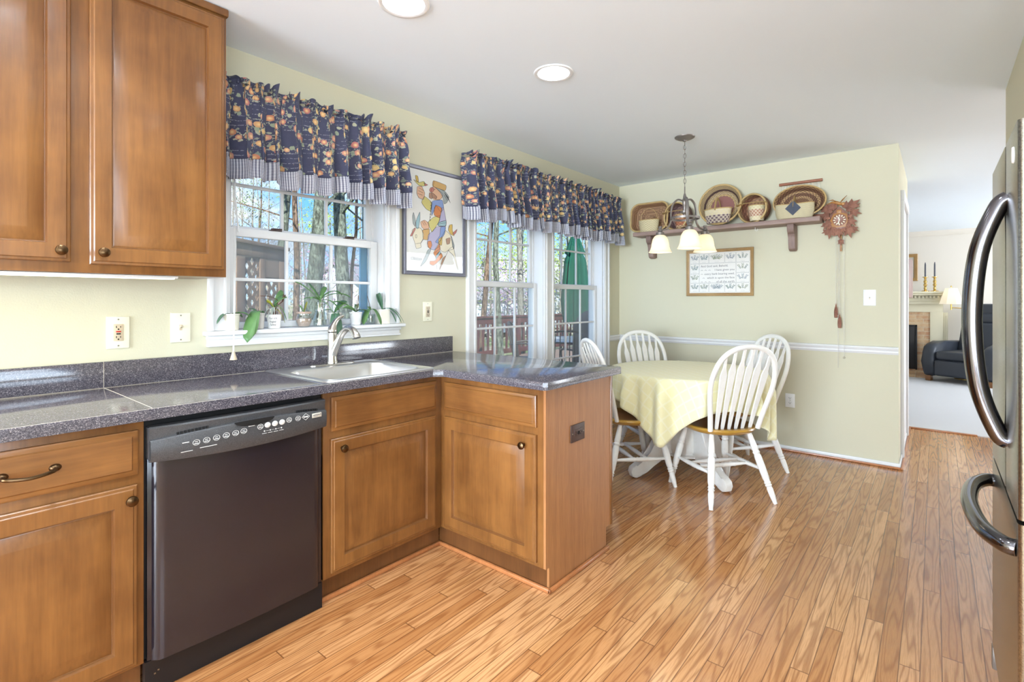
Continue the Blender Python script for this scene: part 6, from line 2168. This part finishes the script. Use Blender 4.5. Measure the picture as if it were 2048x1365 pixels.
mb = MB(); pil(mb, -.09, .085, -.29, .29, .46, .64, .07, BK); pil(mb, -.12, .05, -.31, .31, .60, .80, .06, BK); mb.build('headrest', M_leather, RC, smooth=75)
mb = MB()
for x, y in ((.34, -.39), (.34, .39), (-.36, -.39), (-.36, .39)): mb.box(x - .035, x + .035, y - .035, y + .035, 0, .085, .006, RM)
mb.build('foot', M_cab, RC)

# ------------------------------------------------------------------ outside: yard, deck, trees
GZ = -1.1
mb = MB(); mb.grid(lambda i, j: Vector((-30 + 90 * i, .5 + 75 * j, GZ + (.9 * max(0, j - .2) * (1 + .3 * sin(i * 9))) * 2)), 30, 30); setting('ground', mb, M_ground, norm=False, smooth=60)
mb = MB(); mb.box(-1.9, 9.5, .17, 5.6, -.16, -.10); setting('deck_floor', mb, M_deck)
DZ = -.10
rl = thing('deck_railing', 'red brown deck railing along the far deck edge, seen through the dining windows', 'railing', (5.5, 5.45, DZ))
mb = MB(); mb.box(.8, 9.5, 5.38, 5.52, .84, .88, .004); mb.box(.8, 9.5, 5.42, 5.46, .70, .84, .003); mb.build('top_rail', M_rail, rl)
mb = MB(); mb.box(.8, 9.5, 5.42, 5.46, DZ + .08, DZ + .19, .003); mb.build('bottom_rail', M_rail, rl)
for k in range(5):
    x = .85 + k * 2.1
    mb = MB(); mb.box(x, x + .10, 5.40, 5.50, DZ, .84, .004); mb.build('post', M_rail, rl)
k = 0
x = .95
while x < 9.3:
    mb = MB(); mb.box(x + .04, x + .085, 5.425, 5.46, DZ + .19, .71); mb.build('baluster', M_rail, rl, smooth=0)
    x += .165

# lattice privacy panel left of the deck
A_ = Vector((-2.62, 2.75, 0)); B_ = Vector((-1.854, 3.29, 0))
ang = atan2(B_.y - A_.y, B_.x - A_.x)
lt = thing('lattice_panel', 'weathered wooden privacy panel with diamond lattice outside the sink window', 'lattice panel', (A_.x, A_.y, GZ), ang)
LM = TR((A_.x, A_.y, 0)) @ RZ(ang)
LW = 1.0
mb = MB()
for x0, x1 in ((-.40, -.30), (.0, .14), (.40, .50), (.78, .92)): mb.box(x0, x1, -.006, .022, GZ, 1.80, .003, LM)
mb.box(-.4, .92, -.010, .026, 1.70, 1.82, .003, LM); mb.box(-.4, .92, -.02, .03, GZ + .3, GZ + .42, .003, LM); mb.box(-.45, .97, -.03, .05, 1.82, 1.86, .004, LM)
mb.box(.50, .78, -.004, .02, 1.50, 1.72, .0, LM)
mb.build('panel_frame', M_lattice, lt)
mb = MB()
def cut_boards(xs, x0, x1, z0, z1, a=.033, per=.105, hh=.09):
    # boards meeting along columns of diamond openings
    edges = [[(x0, z0), (x0, z1)]]
    for k, c in enumerate(xs):
        z = z0 + .05 + (per / 2 if k % 2 else 0)
        L_, R_ = [(c, z0)], [(c, z0)]
        while z + hh < z1:
            L_ += [(c, z), (c - a, z + hh / 2), (c, z + hh)]; R_ += [(c, z), (c + a, z + hh / 2), (c, z + hh)]
            z += per
        L_.append((c, z1)); R_.append((c, z1))
        edges += [L_, R_]
    edges.append([(x1, z0), (x1, z1)])
    for q in range(0, len(edges), 2):
        A, B = edges[q], edges[q + 1]
        mb.prism(B + A[::-1], .007, LM @ TR((0, .012, 0)) @ RX(pi / 2))
cut_boards((-.24, -.15, -.06), -.30, .0, GZ + .4, 1.71)
cut_boards((.185, .27, .355), .14, .40, GZ + .4, 1.71)
cut_boards((.55, .64, .73), .50, .78, GZ + .4, 1.52)
mb.build('lattice', M_lattice, lt, smooth=0)

# parasol, table and chairs on the deck
ux, uy = 2.04, 1.84
um = thing('patio_umbrella', 'closed dark green patio umbrella rising through the deck table', 'umbrella', (ux, uy, DZ))
mb = MB(); mb.tube([(ux, uy, DZ), (ux, uy, 2.62)], .02, 12); mb.lathe([(0, 0), (.24, 0), (.24, .05), (.05, .09), (.04, .28), (0, .28)], 24, TR((ux, uy, DZ))); mb.build('pole', M_cover, um)
def canopy(i, j):
    a = 2 * pi * i
    prof = [(0, .02), (.11, .055), (.25, .125), (.28, .145), (.30, .115), (.36, .15), (.58, .18), (.78, .205), (.9, .195), (1, .16)]
    for (t0, r0), (t1, r1) in zip(prof, prof[1:]):
        if t0 <= j <= t1: r = r0 + (r1 - r0) * (j - t0) / (t1 - t0); break
    r *= .93 + .20 * sin(8 * a + 1.5 * j) + .12 * sin(13 * a + 3 + 2 * j)
    return Vector((ux + r * cos(a), uy + r * sin(a), 2.42 - 1.52 * j))
mb = MB(); mb.grid(canopy, 96, 40, closed=True); mb.build('canopy', M_green, um, norm=False, smooth=70)
ptb = thing('patio_table', 'round pale topped patio table under the green umbrella on the deck', 'table', (ux, uy, DZ))
mb = MB(); mb.lathe([(.03, .735), (.60, .735), (.61, .742), (.60, .75), (.03, .75), (.03, .735)], 48, TR((ux, uy, DZ + .0))); mb.build('tabletop', M_patiotop, ptb)
mb = MB(); mb.lathe([(.585, .715), (.615, .715), (.62, .73), (.615, .735), (.585, .735), (.585, .715)], 48, TR((ux, uy, DZ)))
mb.build('table_rim', M_patio, ptb)
for k in range(4):
    a = k * pi / 2 + .6
    mb = MB(); mb.tube(spline([(ux + .56 * cos(a), uy + .56 * sin(a), DZ + .73), (ux + .42 * cos(a), uy + .42 * sin(a), DZ + .45), (ux + .5 * cos(a), uy + .5 * sin(a), DZ)], 5), .016, 8); mb.build('leg', M_patio, ptb)
def patio_chair():
    t = thing('patio_chair', 'x', 'chair', (0, 0, 0), 0, 'iron chairs on the deck')
    mb = MB(); mb.box(-.23, .23, -.24, .24, .40, .43, .012); mb.build('seat', M_patio, t)
    mb = MB()
    mb.tube(spline([(-.22, .24, .42), (-.27, .25, .7), (-.33, .20, .95), (-.35, 0, 1.0), (-.33, -.20, .95), (-.27, -.25, .7), (-.22, -.24, .42)], 6), .013, 8)
    for k in range(7): y = -.18 + .06 * k; mb.tube([(-.22, y, .43), (-.345, y * .9, .975)], .006, 6)
    mb.build('backrest', M_patio, t)
    for s_ in (1, -1):
        mb = MB(); mb.tube(spline([(-.29, s_ * .25, .66), (-.05, s_ * .28, .68), (.20, s_ * .28, .66), (.25, s_ * .27, .58), (.20, s_ * .26, .42)], 6), .014, 8); mb.build('armrest', M_patio, t)
        mb = MB(); mb.tube(spline([(.20, s_ * .24, .41), (.24, s_ * .25, .2), (.15, s_ * .25, .03), (0, s_ * .25, .0), (-.18, s_ * .25, .03), (-.25, s_ * .25, .2), (-.21, s_ * .24, .41)], 6), .013, 8); mb.build('leg', M_patio, t)
    return t
pc0 = patio_chair()
for i, (x, y, a, lab) in enumerate(((1.75, 2.5, -60, 'dark iron patio chair beyond the deck table, left of the umbrella'), (.36, .95, 40, 'dark iron patio chair nearest the dining windows, in front of the deck table'), (1.37, 1.22, 60, 'dark iron patio chair at the right of the deck table by the covered grill'))):
    c = pc0 if i == 0 else copy_tree(pc0)
    c.location = (x, y, DZ); c.rotation_euler = (0, 0, radians(a)); c['label'] = lab
gr = thing('covered_grill', 'tall grill under a draped brown cover on the deck, right of the umbrella', 'grill', (.89, .88, DZ))
mb = MB()
def drape(i, j):
    a = 2 * pi * i
    r = (.05 + .17 * min(1, (j / .15)) ** .6) * (1 + .12 * j) * (1 + .05 * sin(9 * a + 2 * j) * j)
    return Vector((.89 + r * cos(a) * .8, .88 + r * sin(a), DZ + 1.22 - 1.2 * j))
mb.grid(drape, 64, 24, closed=True); mb.build('grill_cover', M_cover, gr, norm=False, smooth=70)


# ---- trees
def tree_mesh(mb, base, h, r, lean, rnd, nb, spread, depth=3, start=.35):
    """bare tree: trunk and recursive branches"""
    P = [Vector(base)]
    d_ = Vector((lean[0], lean[1], 1)).normalized()
    n = 10
    for k in range(n):
        d2 = (d_ + Vector((rnd.uniform(-.05, .05), rnd.uniform(-.05, .05), 0))).normalized()
        P.append(P[-1] + d2 * h / n)
    R = [r * (1.15 if k == 0 else 1) * (1 - .8 * k / n) for k in range(n + 1)]
    mb.tube(P, R, 10)
    def br(p, d__, l, rr, dep):
        pts = [p]; dd = d__.normalized()
        m = 4
        for k in range(m):
            dd = (dd + Vector((rnd.uniform(-.22, .22), rnd.uniform(-.22, .22), rnd.uniform(-.05, .2)))).normalized()
            pts.append(pts[-1] + dd * l / m)
        mb.tube(pts, [rr * (1 - .75 * k / m) for k in range(m + 1)], 5 if dep > 1 else 4, caps=False)
        if dep > 0:
            for k in range(rnd.randint(3, 4)):
                q = pts[rnd.randint(1, m)]
                a = rnd.uniform(0, 6.28)
                nd = dd + Vector((cos(a), sin(a), rnd.uniform(.0, .7))) * .9
                br(q, nd, l * rnd.uniform(.45, .7), rr * .45, dep - 1)
    for k in range(nb):
        f_ = start + (1 - start) * (k + rnd.random()) / nb
        i = min(n - 1, int(f_ * n)); p = P[i].lerp(P[i + 1], f_ * n - i)
        a = rnd.uniform(0, 6.28)
        br(p, Vector((cos(a), sin(a), rnd.uniform(.15, .8))), h * spread * rnd.uniform(.5, 1) * (1.25 - f_), R[i] * .32, depth - 1)
    return P


def foliage(mb, c, rad, n, s, rnd, squash=.8):
    for k in range(n):
        v = Vector((rnd.gauss(0, 1), rnd.gauss(0, 1), rnd.gauss(0, 1))).normalized() * rad * rnd.random() ** .45
        p = Vector(c) + Vector((v.x, v.y, v.z * squash))
        a = Vector((rnd.uniform(-1, 1), rnd.uniform(-1, 1), rnd.uniform(-1, 1))).normalized() * s * rnd.uniform(.5, 1.2)
        b = a.orthogonal().normalized() * s * rnd.uniform(.25, .5)
        mb.f([mb.v(p - a), mb.v(p + b), mb.v(p + a), mb.v(p - b)])


def gpos(u, dist): p = at_d(u, VH, dist); return Vector((p.x, p.y, GZ))
near = [(549, 9.0, 23, M_bark, (.05, .03), 'straight grey green trunk nearest the lattice panel, sink window'),
        (592, 11.0, 15, M_barkb, (.0, .0), 'slim knobbly brown trunk between the two wide trunks, sink window'),
        (604, 9.0, 38, M_bark, (.105, -.03), 'wide mossy trunk leaning right in the middle of the sink window'),
        (700, 9.5, 34, M_bark, (-.095, .08), 'wide mossy trunk leaning left in the right of the sink window'),
        (726, 12.0, 17, M_bark, (.0, .0), 'straight trunk at the right edge of the sink window'),
        (694, 15.0, 9, M_barkb, (.05, 0), 'thin forked brown tree behind the left leaning trunk'),
        (954, 13.0, 13, M_barkb, (.07, -.05), 'brown leaning trunk at the left of the dining windows'),
        (1001, 12.0, 15, M_bark, (-.02, .0), 'dark straight trunk in the left dining window'),
        (1032, 15.0, 7, M_bark, (.02, 0), 'thin trunk between two thick ones in the left dining window'),
        (1042, 13.0, 16, M_barkg, (-.01, .02), 'pale grey thick trunk in the left dining window'),
        (1066, 14.0, 9, M_bark, (-.02, .0), 'mossy thin trunk beside the post of the dining windows'),
        (1176, 13.0, 10, M_barkg, (.0, .0), 'pale trunk right of the green umbrella'),
        (1118, 15.0, 6, M_bark, (.06, .0), 'thin branching trunk left of the green umbrella'),
        (510, 16.0, 7, M_barkb, (.02, 0), 'thin brown tree with twiggy crown behind the lattice panel')]
rt = random.Random(21)
for u, dist, wpx, m, lean, lab in near:
    b = gpos(u, dist)
    r = wpx * dist / 1022 / 2
    t = thing('tree', lab + ', outside', 'tree', b, 0, 'trees close to the house')
    mb = MB()
    ln_ = RT * lean[0] + FW * lean[1]
    tree_mesh(mb, b, 11 if wpx > 8 else 7.5, r, (ln_.x, ln_.y), rt, 12 if wpx > 8 else 16, .34, 3, .34 if wpx > 8 else .2)
    mb.build('trunk', m, t, smooth=60, norm=False)
# budding and flowering small trees
for u, dist, z, rad, n, m, lab in ((645, 17, 2.0, 1.3, 900, M_pinkfl, 'pale pink redbud in flower behind the wide trunks'), (655, 24, 5.0, 1.6, 900, M_spring, 'green budding tree high between the wide trunks'),
                                   (965, 22, 3.2, 2.2, 1500, M_spring, 'light green budding tree at the left of the dining windows'), (1055, 24, 3.6, 2.6, 1600, M_spring, 'light green budding tree behind the pale grey trunk'),
                                   (1120, 20, 3.4, 2.0, 1500, M_spring, 'light green budding tree left of the green umbrella'), (1195, 22, 3.0, 2.0, 1100, M_ever, 'olive green tree right of the green umbrella'),
                                   (1015, 30, 1.6, 2.4, 1300, M_pinkfl, 'pale pink flowering tree low in the left dining window'), (500, 15, 4.2, 1.1, 500, M_ever, 'loose yellow green crown above the lattice panel'),
                                   (1150, 32, 2.0, 3.2, 1600, M_ever, 'broad olive tree low behind the umbrella')):
    b = gpos(u, dist)
    t = thing('tree', lab + ', outside', 'tree', b, 0, 'budding trees in the yard')
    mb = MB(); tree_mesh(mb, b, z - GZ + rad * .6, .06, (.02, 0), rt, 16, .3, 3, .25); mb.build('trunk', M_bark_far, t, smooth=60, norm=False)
    mb = MB(); foliage(mb, (b.x, b.y, z), rad, n, .075 * dist / 20, rt, 1.0); mb.build('foliage', m, t, smooth=0, norm=False)
# the wood behind: copies of three bare trees
protos = []
for k in range(3):
    t = thing('tree', 'bare grey tree in the wood far behind the yard', 'tree', (0, 0, GZ), 0, 'bare trees in the wood')
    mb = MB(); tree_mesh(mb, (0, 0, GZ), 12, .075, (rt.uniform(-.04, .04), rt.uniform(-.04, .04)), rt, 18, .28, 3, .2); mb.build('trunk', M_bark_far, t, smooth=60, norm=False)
    protos.append(t)
used = [0, 0, 0]
for i in range(24):
    u = 455 + (i * 37.7) % 800
    if 775 < u < 925: u = 460 + (i * 17) % 280 if i % 2 else 940 + (i * 23) % 270
    dist = 22 + (i * 7.3) % 24
    b = gpos(u, dist)
    k = i % 3
    c = protos[k] if not used[k] else copy_tree(protos[k])
    used[k] = 1
    c.location = (b.x, b.y, GZ + .3)
    c.rotation_euler = (0, 0, i * 1.7)
    s_ = .75 + .5 * ((i * 13) % 10) / 10
    c.scale = (s_, s_, s_)
# undergrowth along the wood edge
mb = MB()
for k in range(4000):
    u = rt.uniform(430, 1250); dist = rt.uniform(19, 44)
    b = gpos(u, dist)
    if any((b - gpos(hu, hd)).length < hr for hu, hd, hr in ((985, 34, 4.2), (706, 36, 3.8), (1085, 40, 5.8))):
        continue
    foliage(mb, (b.x, b.y, GZ + .5 + rt.random() ** 2.5 * 3.2), .5, 1, .16 * dist / 25, rt)
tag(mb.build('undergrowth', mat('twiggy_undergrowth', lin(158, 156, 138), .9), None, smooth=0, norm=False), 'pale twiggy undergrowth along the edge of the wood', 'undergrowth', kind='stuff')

# neighbouring houses
def house(label, u, dist, w, d_, h, yaw):
    b = gpos(u, dist); b.z = GZ + .35
    t = thing('house', label, 'house', b, radians(yaw))
    M = TR(b) @ RZ(radians(yaw))
    mb = MB(); mb.box(-w / 2, w / 2, -d_ / 2, d_ / 2, 0, h, 0, M); mb.prism([(-d_ / 2, h), (d_ / 2, h), (0, h + d_ * .38)], w, M @ TR((-w / 2, 0, 0)) @ Matrix(((0, 0, 1, 0), (1, 0, 0, 0), (0, 1, 0, 0), (0, 0, 0, 1)))); mb.build('wall', M_siding, t, smooth=0)
    for s_ in (1, -1):
        mb = MB(); q = M @ TR((0, s_ * d_ / 4, h + d_ * .19 + .06)) @ RX(-s_ * math.atan(.76))
        mb.box(-w / 2 - .3, w / 2 + .3, -d_ * .36, d_ * .36, 0, .12, 0, q); mb.build('roof', M_roof, t, smooth=0)
    for x in (-w * .3, 0, w * .3):
        for sy in (-1,):
            mb = MB(); mb.box(x - .5, x + .5, -d_ / 2 - .04, -d_ / 2 + .02, h * .35, h * .75, 0, M); mb.build('window', M_patiotop, t, smooth=0)
house('pale blue neighbouring house low in the left dining window', 985, 34, 6, 5, 2.0, -20)
house('pale blue neighbouring house low between trunks in the sink window', 706, 36, 5, 5, 2.4, 30)
house('pale neighbouring house low behind the patio table', 1085, 40, 9, 6, 2.6, -35)
